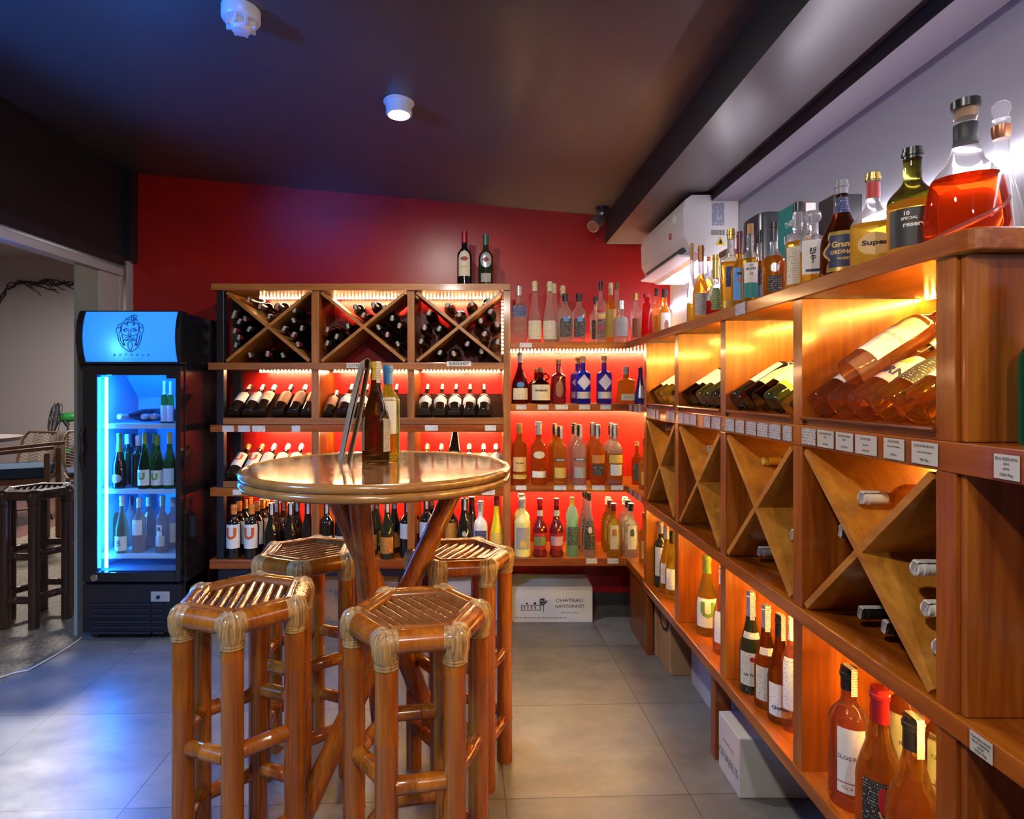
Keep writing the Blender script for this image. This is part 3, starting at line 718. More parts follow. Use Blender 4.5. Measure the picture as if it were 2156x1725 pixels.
cg = carton('wine_carton', 'long white carton with black winery print under the corner shelf', PX(1062,yb0), PX(1248,yb0), yb0, yb0+.24, PZ(1236,yb0), M['cartonwhite'],
    (('front','CHATEAU',.026,.735,.62,M['ink'],1.35), ('front','GANTONNET',.026,.74,.46,M['ink'],1.05), ('front','Bordeaux blanc',.016,.745,.29,M['inkgrey'],1.0)))
# printed chateau and tree
pr = MB(); bx = PX(1062,yb0); W_ = PX(1248,yb0)-bx; hh_ = .2
def q(u, v, w, h_): pr.box(bx+W_*u, bx+W_*(u+w), yb0-.0016, yb0-.0008, .2*v, .2*(v+h_))
q(.19,.36,.22,.012); q(.19,.36,.008,.16); q(.40,.36,.008,.18); q(.20,.50,.21,.014); q(.22,.40,.012,.08); q(.26,.40,.012,.08); q(.30,.40,.012,.08); q(.34,.40,.012,.08); q(.245,.53,.02,.05); q(.33,.53,.03,.06)
q(.438,.32,.007,.24)
rn2 = random.Random(3)
for k in range(26):
    a = rn2.random()*6.28; r_ = .055*math.sqrt(rn2.random()); q(.432+r_*math.cos(a)*.75, .60+r_*1.9*math.sin(a), .016, .03)
for k in range(12): q(.12+.05*k, .14, .035, .012)
pr.build('printing', M['ink'], cg)
carton('fragile_carton', 'brown carton marked fragile behind the table legs', PX(676,3.28), PX(742,3.28), 3.28, 3.50, PZ(1206,3.28), M['carton'],
    (('front','FRAGILE',.040,.56,.62,M['inkgrey']),), tape=mat('brown_tape', (.36,.24,.12), .3))
gl = MB(); gx, gy = PX(708,3.28), 3.28-.0012
zc_ = .145
gl.prism([(gx-.012,gy,zc_+.035),(gx+.012,gy,zc_+.035),(gx+.009,gy,zc_+.010),(gx+.002,gy,zc_),(gx+.002,gy,zc_-.030),(gx+.010,gy,zc_-.034),(gx-.010,gy,zc_-.034),(gx-.002,gy,zc_-.030),(gx-.002,gy,zc_),(gx-.009,gy,zc_+.010)][::-1], (0,-.0006,0))
gl.build('printing', M['inkgrey'], bpy.data.objects['fragile_carton'])
cw = carton('wrapped_carton', 'carton wrapped in clear plastic film below the middle rack bay', PX(752,3.30), PX(838,3.30), 3.30, 3.50, .26, M['carton'])
fm = MB(); wx0, wx1 = PX(752,3.30)-.003, PX(838,3.30)+.003
for k in range(9):
    fm.path([(wx0, 3.297, .05+.024*k), ((wx0+wx1)/2, 3.296, .06+.022*k+.012*math.sin(k*2.1)), (wx1, 3.297, .04+.026*k)], .0022, 5)
fm.build('film_creases', mat('plastic_film', (.55,.48,.40), .15), cw)
carton('white_carton', 'white carton under the left rack bay beside the fridge', PX(478,3.31), PX(604,3.31), 3.31, 3.50, PZ(1208,3.31), M['cartonwhite'])
carton('white_carton', 'tall white carton under the rack, right of the table legs', PX(905,3.30), PX(1000,3.30), 3.30, 3.50, .285, M['cartonwhite'])
carton('white_carton', 'narrow white carton under the rack beside the winery carton', PX(1002,3.30), PX(1056,3.30), 3.30, 3.50, .28, M['cartonwhite'])
uf = (('left','U',.19,.5,.72,M['ink'],1.25),)
carton('wine_carton', 'nearer of the two brown U cartons under the right cabinet', .87, 1.10, 2.665, 2.845, .325, M['carton'], uf)
carton('wine_carton', 'farther of the two brown U cartons under the right cabinet', .86, 1.10, 2.855, 3.03, .325, M['carton'], uf)
carton('grey_carton', 'pale grey carton under the cabinet between the U cartons and the leg', .945, 1.12, 2.18, 2.60, .30, mat('grey_cardboard', (.42,.40,.40), .7))
carton('white_wine_case', 'low white wine case standing on the floor right of the cabinet leg', .835, 1.12, 1.865, 2.03, .196, M['cartonwhite'], (('left','CHABLIS',.040,.5,.35,M['inkgrey']), ('left','GRAND VIN',.016,.5,.62,M['inkgrey'])))

# ------------------------------------------------------------------ air conditioner
ac = thing('air_conditioner', 'white wall air conditioner above the right end of the shelves', 'air conditioner', (1.04, 2.95, 1.95))
prof = [(1.158,2.225),(.945,2.225),(.918,2.205),(.908,2.16),(.912,2.04),(.945,1.975),(1.0,1.945),(1.158,1.945)]
acw = mat('ac_white', (.72,.70,.72), .25)
MB().prism([(x, 2.60, z) for x, z in prof][::-1], (0,.70,0)).build('casing', acw, ac, .004)
MB().prism([(x, 2.594, z) for x, z in prof][::-1], (0,.004,0)).build('end_cap', acw, ac)
fl = MB()
for k in range(2):
    fl.obox((.934+.028*k, 2.95, 1.990-.020*k), (.012,0,-.010), (0,.30,0), (.0012,0,.0016))
fl.build('air_outlet', mat('ac_dark_slot', (.10,.10,.11), .4), ac)
MB().obox((.930, 2.95, 1.958), (.034,0,-.004), (0,.31,0), (.0008,0,.004)).build('flap', acw, ac)
st = MB().box(PX(1499,2.593), PX(1525,2.593), 2.5925, 2.5935, PZ(475,2.593), PZ(427,2.593))
st.build('rating_label', paper('ac_rating_label', (.28,.30,.42), (.75,.75,.8), .009, .45, 120), ac)
bc = MB()
for k in range(14): bc.box(PX(1498+2.05*k,2.593), PX(1498+2.05*k+(.7 if k % 3 else 1.3),2.593), 2.5925, 2.5935, PZ(495,2.593), PZ(484,2.593))
bc.build('barcode', M['inkgrey'], ac)
w0 = Vector((PX(1517,2.592), 2.5928, PZ(508,2.592)))
MB().prism([w0+Vector((-.022,0,-.018)), w0+Vector((.022,0,-.018)), w0+Vector((0,0,.022))], (0,-.0006,0)).build('warning_triangle', mat('warning_yellow', (.75,.50,.02), .5), ac)
MB().prism([w0+Vector((-.007,-.001,-.012)), w0+Vector((.007,-.001,-.012)), w0+Vector((.006,-.001,0)), w0+Vector((0,-.001,.010)), w0+Vector((-.005,-.001,0))], (0,-.0004,0)).build('flame_mark', M['ink'], ac)
MB().torus((.9085, 2.78, 2.085), .014, .003, 20, 6, M=Matrix.Rotation(RAD(90),3,'Y')).build('emblem', mat('red_emblem', (.45,.05,.08), .4), ac)
MB().obox((.908, 2.72, 2.15), (.0006,0,0), (0,.020,.014), (0,-.010,.016)).build('sticker', mat('white_sticker', (.85,.85,.85), .4), ac)

# ------------------------------------------------------------------ dining room next door
def rattan_chair(lab, x, y, rz):
    c = thing('rattan_chair', lab, 'chair', (x, y, 0), rz, 'rattan dining chairs')
    cane = mat('dark_rattan', (.10,.055,.03), .5); rod = mat('black_steel_rod', (.012,.012,.014), .4); wv = mat('rattan_weave', (.24,.15,.085), .6)
    w, hb = .23, .46
    fr_ = [(-w*.8, .0, .44), (-w, .03, .60), (-w*.98, .09, .82), (-w*.8, .12, .89), (w*.8, .12, .89), (w*.98, .09, .82), (w, .03, .60), (w*.8, .0, .44)]
    MB().path(fr_, .013, 8).build('back_frame', cane, c, world=False)
    lat = MB()
    for col in range(4):
        for k in range(14):
            z0 = .46 + k*.030; s = 1 if col % 2 else -1; xa = -w*.92 + col*(w*.46); xb = xa + w*.46
            za, zb2 = (z0, z0+.035) if s > 0 else (z0+.035, z0)
            lat.path([(xa, (za-.44)*.26, za), (xb, (zb2-.44)*.26, zb2)], .004, 5)
    for col in range(5): lat.path([(-w*.92 + col*w*.46, .0, .45), (-w*.92 + col*w*.46, .115, .88)], .006, 5)
    lat.build('back_weave', wv, c, world=False)
    MB().prism([(-w, -.42, .44), (w, -.42, .44), (w, .02, .44), (-w, .02, .44)], (0,0,.03)).build('seat', wv, c, world=False, bev=.01)
    MB().prism([(-w*.95, -.42, .471), (w*.95, -.42, .471), (w*.95, -.01, .471), (-w*.95, -.01, .471)], (0,0,.05)).build('seat_cushion', mat('dark_cushion', (.04,.06,.09), .8), c, world=False, bev=.015)
    for sx2 in (-1, 1):
        for sy2, yy in ((-1, -.38), (1, -.04)):
            MB().path([(sx2*w*.55, yy*.6-.06, .44), (sx2*w*1.0, yy + .06*sy2, .0)], .009, 6).build('leg', rod, c, world=False)
    MB().path([(-w*.8,-.40,.2),(w*.8,-.40,.2)], .006, 6).path([(-w*.8,0,.2),(w*.8,0,.2)], .006, 6).path([(-w*.7,-.4,.12),(w*.7,0,.12)], .006, 6).build('rod_brace', rod, c, world=False)
rattan_chair('rattan chair with herringbone back by the dining table next door', PX(68,5.9), 5.9, RAD(-12))
rattan_chair('rattan chair half hidden behind the fridge edge next door', PX(176,6.0), 6.1, RAD(40))
Yt = 5.3
tt = thing('dining_table', 'grey dining table top at the left edge in the next room', 'table', (PX(-78,Yt), Yt, 0))
zt2 = PZ(922,Yt)
MB().lathe([(.42, zt2-.035), (.44, zt2-.02), (.44, zt2), (1e-5, zt2)], 40).build('tabletop', mat('grey_table_top', (.24,.20,.18), .4), tt, world=False)
MB().lathe([(.25,0),(.24,.02),(.05,.06),(.045,zt2-.036)], 24).build('pedestal', M['darkcane'], tt, world=False)
Ya = 4.6
arm = thing('armchair', 'wooden armchair with blue cushion at left edge in the next room', 'chair', (PX(0,Ya), Ya, 0))
ax0, ax1 = PX(-90,Ya), PX(99,Ya); za, zs = PZ(955,Ya), PZ(1012,Ya)
mw = mat('armchair_wood', (.17,.075,.035), .35)
for yy in (Ya, Ya+.5):
    MB().obox(((ax0+ax1)/2, yy, za), ((ax1-ax0)/2, 0, .03), (0,.028,0), (0,0,.016)).build('arm', mw, arm, .006)
    for xx in (ax0+.06, ax1-.05): MB().box(xx-.02, xx+.02, yy-.02, yy+.02, 0, za-.02).build('leg', mw, arm, .004)
MB().box(ax0+.02, ax1-.06, Ya+.02, Ya+.48, zs-.05, zs-.005).build('seat_frame', mw, arm, .004)
MB().box(ax0+.02, ax1-.07, Ya+.02, Ya+.48, zs-.004, zs+.09).build('seat_cushion', mat('blue_cushion', (.02,.055,.11), .8), arm, .02)
arm.rotation_euler = (0, 0, RAD(28)); arm.location.x -= .03
fa = thing('pedestal_fan', 'green pedestal fan standing against the dining room wall', 'fan', (PX(143,7.5), 7.5, 0))
Yn = 7.5; fc = Vector((PX(119,Yn)-PX(143,Yn), -.02, PZ(882,Yn)))
gm = mat('fan_green', (.03,.28,.05), .4); dg = mat('fan_dark', (.02,.03,.035), .4)
Mx = Matrix.Rotation(RAD(12), 3, 'Y') @ Matrix.Rotation(RAD(-48), 3, 'Z') @ Matrix.Rotation(RAD(90), 3, 'X')
cage = MB()
for k, (rr, dd) in enumerate(((.21,0), (.205,.035), (.205,-.035), (.14,.055), (.07,.062))): cage.torus(fc + Mx @ Vector((0,0,dd)), rr, .004 if k else .009, 36, 5, M=Mx)
for k in range(28):
    a = 2*PI*k/28; u = Vector((math.cos(a), math.sin(a), 0))
    cage.path([fc + Mx @ (u*.04 + Vector((0,0,.065))), fc + Mx @ (u*.15 + Vector((0,0,.055))), fc + Mx @ (u*.21)], .0025, 4)
    cage.path([fc + Mx @ (u*.04 - Vector((0,0,.05))), fc + Mx @ (u*.21)], .0025, 4)
cage.build('fan_guard', dg, fa, world=False)
bl = MB()
for k in range(3):
    a = k*2.094; u = Vector((math.cos(a), math.sin(a), 0)); w = Vector((-u.y, u.x, .25)).normalized()
    bl.prism([fc + Mx @ (u*.03 - w*.02), fc + Mx @ (u*.18 - w*.07), fc + Mx @ (u*.185 + w*.06), fc + Mx @ (u*.03 + w*.03)], Mx @ Vector((0,0,.004)))
bl.build('fan_blades', mat('grey_fan_blade', (.25,.24,.24), .4), fa, world=False)
MB().lathe([(1e-5,-.01),(.03,0),(.035,.02)], 16, fc).build('fan_hub', mat('grey_hub', (.4,.38,.38), .4), fa, world=False)
mo = fc + Vector((.06,.03,.01)); m2 = Vector((PX(160,Yn)-PX(143,Yn), .04, PZ(877,Yn)))
MB().path([mo, mo.lerp(m2,.2), mo.lerp(m2,.8), m2], [.055,.065,.06,.035], 16).build('motor_housing', gm, fa, world=False)
MB().path([(0,0,.05), (0,0,.55)], .022, 12).build('lower_pole', dg, fa, world=False)
MB().path([(0,0,.55), (0,0,fc.z-.08)], .014, 12).build('upper_pole', mat('grey_pole', (.3,.3,.3), .3, 1), fa, world=False)
MB().lathe([(.03,.50),(.03,.56)], 14).lathe([(.04,.045),(.03,.08)], 14).build('pole_collar', gm, fa, world=False)
MB().lathe([(.24,0),(.24,.015),(.05,.045),(1e-5,.046)], 28).build('base', dg, fa, world=False)
MB().path([(0,0,fc.z-.09), tuple(fc*.4 + Vector((.02,0,fc.z*.6-.02)))], .028, 10).build('tilt_joint', dg, fa, world=False)
# black branch wall decoration
bw = MB(); rb_ = random.Random(5); Yw = 8.04
def wp(x, y): return Vector((PX(x,Yw), Yw-.012, PZ(y,Yw)))
main = [(0,632),(18,604),(45,594),(80,597),(110,594),(140,598),(170,592)]
for off in range(4):
    bw.path([wp(x + rb_.uniform(-3,3), y + rb_.uniform(-7,7)) for x, y in [(a[0]+(b[0]-a[0])*t, a[1]+(b[1]-a[1])*t) for a, b in zip(main[:-1], main[1:]) for t in (0,.33,.66)]], .0065, 5)
for k in range(10):
    x = rb_.uniform(30, 160); y = 597; pts = [wp(x, y)]
    for j in range(4): x += rb_.uniform(4, 13); y += rb_.uniform(-3, 9); pts.append(wp(x, y))
    bw.path(pts, .005, 5)
tag(bw.build('branch_wall_art', M['ink']), 'black wire branch decoration on the white wall next door', 'wall decoration')
# ------------------------------------------------------------------ bottles
def S(zs, zn, rn, p, lip=True, foot=.93, k=9, taper=1.0):
    o = [(foot,0),(.985,.012),(1,.03),(taper,zs)] if True else []
    for i in range(1, k+1):
        t = i/k; o.append((rn + (taper-rn)*.5*(1+math.cos(PI*t**p)), zs+(zn-zs)*t))
    if lip: o += [(rn*.97,.925),(rn*1.10,.93),(rn*1.10,.96),(rn*.98,.965),(rn*.98,1)]
    else: o += [(rn*.97,1)]
    return o
KIND = {
 'bordeaux': S(.585,.77,.38,1.35), 'burgundy': S(.40,.84,.36,.80), 'champagne': S(.36,.86,.35,.85), 'rhine': S(.32,.90,.36,.75),
 'spirit': S(.56,.74,.38,1.25), 'gin': S(.60,.71,.36,1.3), 'vodka': S(.62,.74,.36,1.15), 'jug': S(.46,.74,.27,1.15), 'flat': S(.44,.70,.30,1.0),
 'tri': S(.36,.80,.27,.85, taper=.96), 'irish': S(.46,.66,.33,1.25), 'hibiki': S(.60,.72,.40,1.5), 'round': S(.50,.72,.36,1.1),
 'bulb': [(.93,0),(1,.02),(1,.56),(.97,.60),(.80,.645),(.50,.67),(.42,.70),(.44,.74),(.50,.80),(.46,.86),(.36,.90),(.36,1)],
 'cone': [(.97,0),(1,.03),(.92,.2),(.62,.48),(.42,.70),(.36,.82),(.36,1)],
 'trap': [(.97,0),(1,.02),(.90,.3),(.70,.76),(.62,.80),(.42,.825),(.40,.86),(.40,1)],
 'liqueur': [(.90,0),(1,.03),(.98,.06),(.84,.10),(.84,.14),(1,.42),(.98,.47),(.80,.54),(.50,.62),(.42,.66),(.36,.80),(.36,1)],
 'genie': [(.95,0),(1,.02),(1,.52),(.90,.55),(.98,.60),(1.08,.66),(1.0,.72),(.72,.80),(.42,.86),(.38,.90),(.38,1)],
 'decanter': [(.66,0),(.78,.012),(.92,.06),(1,.13),(1.0,.16),(.94,.30),(.84,.44),(.80,.47),(.62,.53),(.46,.58),(.36,.64),(.30,.70),(.28,.76),(.28,.86),(.31,.87),(.31,.89),(.28,.90),(.28,1)],
 'flask': [(.95,0),(1,.02),(1,.16),(.92,.22),(.66,.42),(.44,.60),(.33,.72),(.30,.80),(.33,1)],
 'cognac': S(.38,.66,.33,.9), 'carafe': S(.30,.60,.32,.9)}
def prof_at(kind, z):
    P = KIND[kind]
    for (r0, z0), (r1, z1) in zip(P[:-1], P[1:]):
        if z0 <= z <= z1: return r0 + (r1-r0)*((z-z0)/(z1-z0) if z1 > z0 else 0)
    return P[-1][0]
class Shape:
    def __init__(s, kind, h, r, n=2, sx=1, sy=1): s.kind, s.h, s.r, s.n, s.sx, s.sy = kind, h, r, n, sx, sy
    def xy(s, rf, a, off=0.0):
        t = min(1, max(0, (rf-.42)/.45)); t = t*t*(3-2*t)
        c, sn = math.sin(a), -math.cos(a)
        k = 1.0
        if s.n != 2: k = 1 + t*((abs(c)**s.n + abs(sn)**s.n)**(-1/s.n) - 1)
        R_ = s.r*rf*k + off
        return R_*c*(1+t*(s.sx-1)), R_*sn*(1+t*(s.sy-1))
    def surf(s, a, z, off): x, y = s.xy(prof_at(s.kind, z), a, off); return Vector((x, y, z*s.h))
MESH = {}
def cached(key, fn):
    if key not in MESH: MESH[key] = fn()
    return MESH[key]
def addpart(name, me, m, parent):
    k = (me.name, m.name)
    if k not in MESH:
        if len(me.materials): me = me.copy(); me.materials.clear()
        me.materials.append(m); MESH[k] = me
    o = bpy.data.objects.new(name, MESH[k]); COL.objects.link(o); o.parent = parent; return o
def ringmesh(sh, za, zb, seg, scale=1.0, off=0.0, name='m'):
    P = [(r, z) for r, z in KIND[sh.kind] if za < z < zb]
    P = [(prof_at(sh.kind, za), za)] + P + [(prof_at(sh.kind, zb), zb)]
    mb = MB()
    mb.lathe([(r*scale, z) for r, z in P], seg, xs=lambda r, z, a: sh.xy(r, a, off)); mb.v = [(x, y, z*sh.h) for x, y, z in mb.v]
    return mb
def labelmesh(sh, z0, z1, ha, shape, off=.0009, a0=0):
    mb = MB(); nr, nc = (12, 16) if shape else (7, 16); vs = []; fs = []
    for i in range(nr+1):
        t = i/nr*2-1; w = 1.0
        if shape == 'oval': w = math.sqrt(max(0, 1-t*t))
        elif shape == 'diamond': w = 1-abs(t)
        elif shape == 'arch': w = 1 if t < .2 else math.sqrt(max(0, 1-((t-.2)/.8)**2))
        elif shape == 'crest': w = .82 + .18*math.cos(t*PI*2) if abs(t) < .8 else .75
        for j in range(nc+1): vs.append(sh.surf(RAD(a0) + RAD(ha)*w*(j/nc*2-1), z0+(z1-z0)*(t+1)/2, off))
    for i in range(nr):
        for j in range(nc): a = i*(nc+1)+j; fs.append((a, a+1, a+nc+2, a+nc+1))
    return mb.add(vs, fs, True)
def textmesh(sh, string, size, zc, bold, off=.0016, wide=1.0, a0=0):
    vs, fs = text2d(string, size, bold); mb = MB(); R_ = max(.006, abs(sh.surf(RAD(a0), zc, 0).xy.length))
    return mb.add([sh.surf(RAD(a0) + x*wide/R_, zc + y/sh.h, off) for x, y in vs], fs, False)
G = {}
G['wine_dark'] = mat('dark_wine_glass', (.008,.007,.006), .05, spec=.6, coat=.3)
G['wine_green'] = mat('dark_green_wine_glass', (.016,.020,.006), .06, spec=.6, coat=.3)
G['brownjug'] = glassmat('brown_glass', (.30,.075,.015), (.25,.06,.012), .35)
G['black'] = mat('black_bottle_glass', (.006,.006,.008), .08, spec=.6)
G['clear'] = glassmat('clear_glass', (.96,.97,.97), (.97,.96,.96), .32, 1.30, scat=.12)
G['amber'] = glassmat('amber_liquor', (1.0,.54,.06), (1.0,.56,.12), .10, scat=.26)
G['gold'] = glassmat('golden_liquor', (1.0,.62,.07), (1.0,.66,.16), .12, scat=.20)
G['deepamber'] = glassmat('deep_amber_rum', (.95,.31,.03), (.95,.38,.08), .10, scat=.22)
G['red'] = glassmat('red_liqueur', (.75,.02,.02), (.65,.03,.02), .30, scat=.28)
G['cognac'] = glassmat('red_amber_cognac', (.85,.055,.004), (.92,.16,.03), .30, scat=.04)
G['rose'] = glassmat('rose_wine', (1.0,.50,.24), (1.0,.70,.46), .45, scat=0.07)
G['orange'] = glassmat('orange_wine', (1.0,.58,.16), (1.0,.76,.40), .45, scat=0.07)
G['yellow'] = glassmat('yellow_wine', (1.0,.76,.08), (1.0,.84,.25), .16, scat=.12)
G['green'] = glassmat('green_wine_glass', (.36,.42,.05), (.42,.48,.06), .40)
G['olive'] = glassmat('olive_wine_glass', (.50,.38,.05), (.5,.40,.07), .40)
G['blue'] = glassmat('blue_gin_glass', (.05,.10,.90), (.08,.16,.95), .40, scat=0.14)
G['teal'] = glassmat('pale_teal_glass', (.45,.95,.80), (.5,.95,.82), .5, scat=.28)
G['roseN'] = glassmat('clear_rose_wine', (1.0,.52,.24), (1.0,.58,.30), .20, scat=.06)
G['orangeN'] = glassmat('clear_orange_wine', (1.0,.60,.13), (1.0,.66,.22), .20, scat=.06)
G['oliveb'] = glassmat('dark_olive_wine_glass', (.10,.07,.012), (.20,.15,.04), .25)
G['emerald'] = glassmat('emerald_glass', (.01,.45,.22), (.02,.55,.30), .3)
G['palerose'] = glassmat('pale_rose_wine', (.95,.62,.50), (.95,.65,.52), .5, scat=.28)
G['lemon'] = mat('cloudy_lemon_liqueur', (.88,.66,.02), .12, coat=.6)
G['lemonpale'] = mat('pale_cloudy_liqueur', (.82,.72,.26), .12, coat=.6)
G['milky'] = mat('milky_liqueur', (.80,.72,.66), .15, coat=.6)
G['dkred'] = mat('dark_red_glass', (.16,.004,.006), .10, coat=.6)
G['dkblue'] = mat('dark_blue_glass', (.012,.012,.11), .08, coat=.5)
G['whisky_dark'] = glassmat('dark_green_whisky_glass', (.22,.20,.03), (.25,.22,.03), .25)
P_ = {}
P_['cream'] = paper('cream_label', (.66,.58,.42), (.16,.10,.06), .0065, .50, 420, fill=.34); P_['white'] = paper('white_label', (.74,.71,.67), (.2,.18,.17), .0065, .46, 420, fill=.34)
P_['grey'] = paper('grey_label', (.38,.36,.34), (.12,.1,.1), .0065, .5, 420, fill=.34); P_['plain'] = mat('plain_white_label', (.74,.70,.67), .6)
P_['plaincream'] = mat('plain_cream_label', (.66,.58,.40), .6)
P_['black'] = paper('black_label', (.022,.020,.022), (.60,.55,.45), .0065, .45, 420, fill=.34); P_['navy'] = paper('navy_label', (.03,.04,.14), (.6,.6,.65), .0065, .42, 420, fill=.34)
P_['orange'] = paper('orange_label', (.62,.24,.03), (.05,.03,.01), .0065, .45, 420, fill=.34); P_['yellow'] = paper('yellow_label', (.70,.46,.08), (.25,.10,.02), .0065, .5, 420, fill=.34)
P_['copper'] = paper('copper_label', (.34,.13,.06), (.10,.03,.02), .0065, .55, 420, fill=.34); P_['teal'] = mat('teal_label', (.01,.22,.20), .5)
P_['blue'] = mat('blue_label', (.10,.28,.62), .5); P_['blueoval'] = mat('blue_oval_seal', (.02,.18,.42), .3); P_['red'] = mat('red_label', (.42,.02,.02), .5); P_['green'] = paper('green_label', (.14,.22,.06), (.6,.6,.4), .0065, .5, 420, fill=.34)
P_['pink'] = mat('pink_label', (.62,.36,.50), .5); P_['gold'] = mat('gold_label', (.55,.36,.08), .3, .6); P_['bluegold'] = mat('navy_crest', (.018,.02,.07), .5)
P_['sand'] = mat('sand_oval_label', (.66,.40,.14), .5); P_['silver'] = mat('silver_label', (.6,.6,.62), .3, .5); P_['dkgreen'] = paper('dark_green_label', (.02,.06,.05), (.3,.4,.3), .0065, .5, 420, fill=.34)
P_['blackplain'] = mat('plain_black_label', (.022,.021,.023), .5); P_['silverp'] = mat('back_of_label_paper', (.36,.33,.32), .6)
P_['tax'] = paper('tax_stamp', (.66,.62,.58), (.18,.16,.16), .006, .55, 400); P_['diamond'] = paper('diamond_label', (.62,.62,.72), (.25,.25,.35), .0065, .4, 420, fill=.34)
C_ = {k: mat('cap_' + k, c, r, mt) for k, c, r, mt in (('black',(.012,.011,.012),.3,0),('red',(.40,.015,.02),.3,.2),('maroon',(.13,.008,.014),.3,0),('cream',(.60,.52,.30),.4,0),('gold',(.55,.36,.10),.3,.8),
    ('silver',(.62,.60,.58),.3,.7),('orange',(.62,.20,.04),.35,0),('white',(.72,.70,.68),.4,0),('green',(.20,.28,.04),.35,0),('blue',(.04,.20,.50),.3,.2),('cork',(.46,.25,.10),.7,0),('copper',(.40,.16,.07),.3,.6),('grey',(.25,.24,.28),.4,0),('yellow',(.66,.42,.05),.35,0),('brown',(.16,.06,.03),.4,0),('purplegrey',(.22,.20,.28),.4,0),('dkgreen',(.03,.12,.06),.3,0))}

def bottle(lab, kind, h, r, pos, glass, liq=None, fill=.6, cap='black', capz=.86, labels=(), tax=0, rz=0.0, axis=None, front=None, n=2, sx=1, sy=1, seg=20, group=None, name='bottle', capr=1.09, stopper=None, foot=.045, shoulder_band=None):
    o = thing(name, lab, 'bottle', pos, rz, group)
    if axis is not None:
        z = Vector(axis).normalized(); f = Vector(front); y = -(f - z*f.dot(z)).normalized(); x = y.cross(z)
        o.rotation_euler = Matrix((x, y, z)).transposed().to_euler()
    h, r = round(h, 3), round(r, 4)
    sh = Shape(kind, h, r, n, sx, sy); key = (kind, h, r, n, sx, sy, seg)
    g = G[glass]
    ztop = capz if cap else 1.0
    if liq:
        me = cached(key+('gl', foot, fill, ztop), lambda: ringmesh(sh, fill+.001, ztop-.001, seg).mesh('glass'))
        addpart('glass_body', me, g, o)
        addpart('glass_foot', cached(key+('ft', foot), lambda: ringmesh(sh, 0, foot-.001, seg).mesh('foot')), g, o)
        addpart('liquid', cached(key+('lq', foot, fill), lambda: ringmesh(sh, foot, fill, seg).mesh('liquid')), G[liq], o)
    else:
        addpart('glass_body', cached(key+('gb', ztop), lambda: ringmesh(sh, 0, ztop-.001, seg).mesh('glass')), g, o)
    if cap:
        addpart('capsule', cached(key+('cp', capz, capr), lambda: ringmesh(sh, capz, 1.0, max(14, seg-4), capr).mesh('capsule')), C_[cap], o)
    if stopper: stopper(o, sh)
    for stacked, L in enumerate(labels):
        z0, z1, ha, m = L[:4]; txt = L[4] if len(L) > 4 else (); shape = L[5] if len(L) > 5 else None; a0 = L[6] if len(L) > 6 else 0
        me = cached(key+('lb', z0, z1, ha, shape, a0, stacked), lambda: labelmesh(sh, z0, z1, ha, shape, .0009 + .0005*stacked, a0).mesh('label'))
        lo = addpart('label', me, P_[m] if isinstance(m, str) else m, o)
        byink = {}
        for T in txt:
            s, size, zc, ink = T[:4]; bold = T[4] if len(T) > 4 else 0; wide = T[5] if len(T) > 5 else 1; aa = T[6] if len(T) > 6 else 0
            k = key + ('tx', s, size, zc, bold, wide, aa)
            addpart('label_print', cached(k, lambda: textmesh(sh, s, size, zc, bold, .0022, wide, aa).mesh('print')), M[ink], lo)
    if tax:
        mb = cached(key+('tax', capz, tax), lambda: taxmesh(sh, capz, capr, tax).mesh('tax'))
        addpart('tax_stamp', mb, P_['tax'], o)
    return o
def taxmesh(sh, capz, capr, a0):
    mb = MB(); vs = []; z0, z1 = capz-.03, 1.004; rr = max(prof_at(sh.kind, z) for z in (capz, .945, .99))*sh.r*capr + .0012; w = .0072
    pts = [(rr, z0*sh.h), (rr, (z0+z1)/2*sh.h), (rr, (z1-.012)*sh.h), (rr*.88, z1*sh.h), (-rr*.75, z1*sh.h+.0006)]
    a = RAD(a0); ux = Vector((math.cos(a), math.sin(a), 0)); uf = Vector((math.sin(a), -math.cos(a), 0))
    for R_, z in pts: vs += [uf*R_ - ux*w + Vector((0,0,z)), uf*R_ + ux*w + Vector((0,0,z))]
    mb.add(vs, [(2*i, 2*i+1, 2*i+3, 2*i+2) for i in range(len(pts)-1)], False); return mb
U_RED = (('U', .070, .40, 'inkred', .004), ); U_GRN = (('U', .070, .40, 'inkgreen', .004), )

# ---- two vermouth bottles on top of the rack
zt0 = rZ(598)
bottle('dark vermouth bottle with red capsule and tan label standing on the rack top', 'spirit', .335, .043, (PX(978,3.35), 3.35, zt0), 'black', cap='red', capz=.80,
       labels=((.20,.66,50,P_['plaincream'],(('MARTINI',.0125,.50,'ink',.0004,1.0),('ROSSO',.011,.36,'inkred')),'arch'), (.455,.545,22,P_['red'],(),'oval')), seg=24, group='vermouth bottles on the rack top')
bottle('dark green vermouth bottle with round silver label standing on the rack top', 'spirit', .318, .0435, (PX(1023,3.35), 3.35, zt0), 'wine_green', cap='dkgreen', capz=.80,
       labels=((.36,.66,46,'silver',(('MARTINI',.0125,.51,'ink',.0004,.9),),'oval'), (.455,.565,16,P_['red'],(),'oval'), (.10,.26,40,'grey')), seg=24, group='vermouth bottles on the rack top')

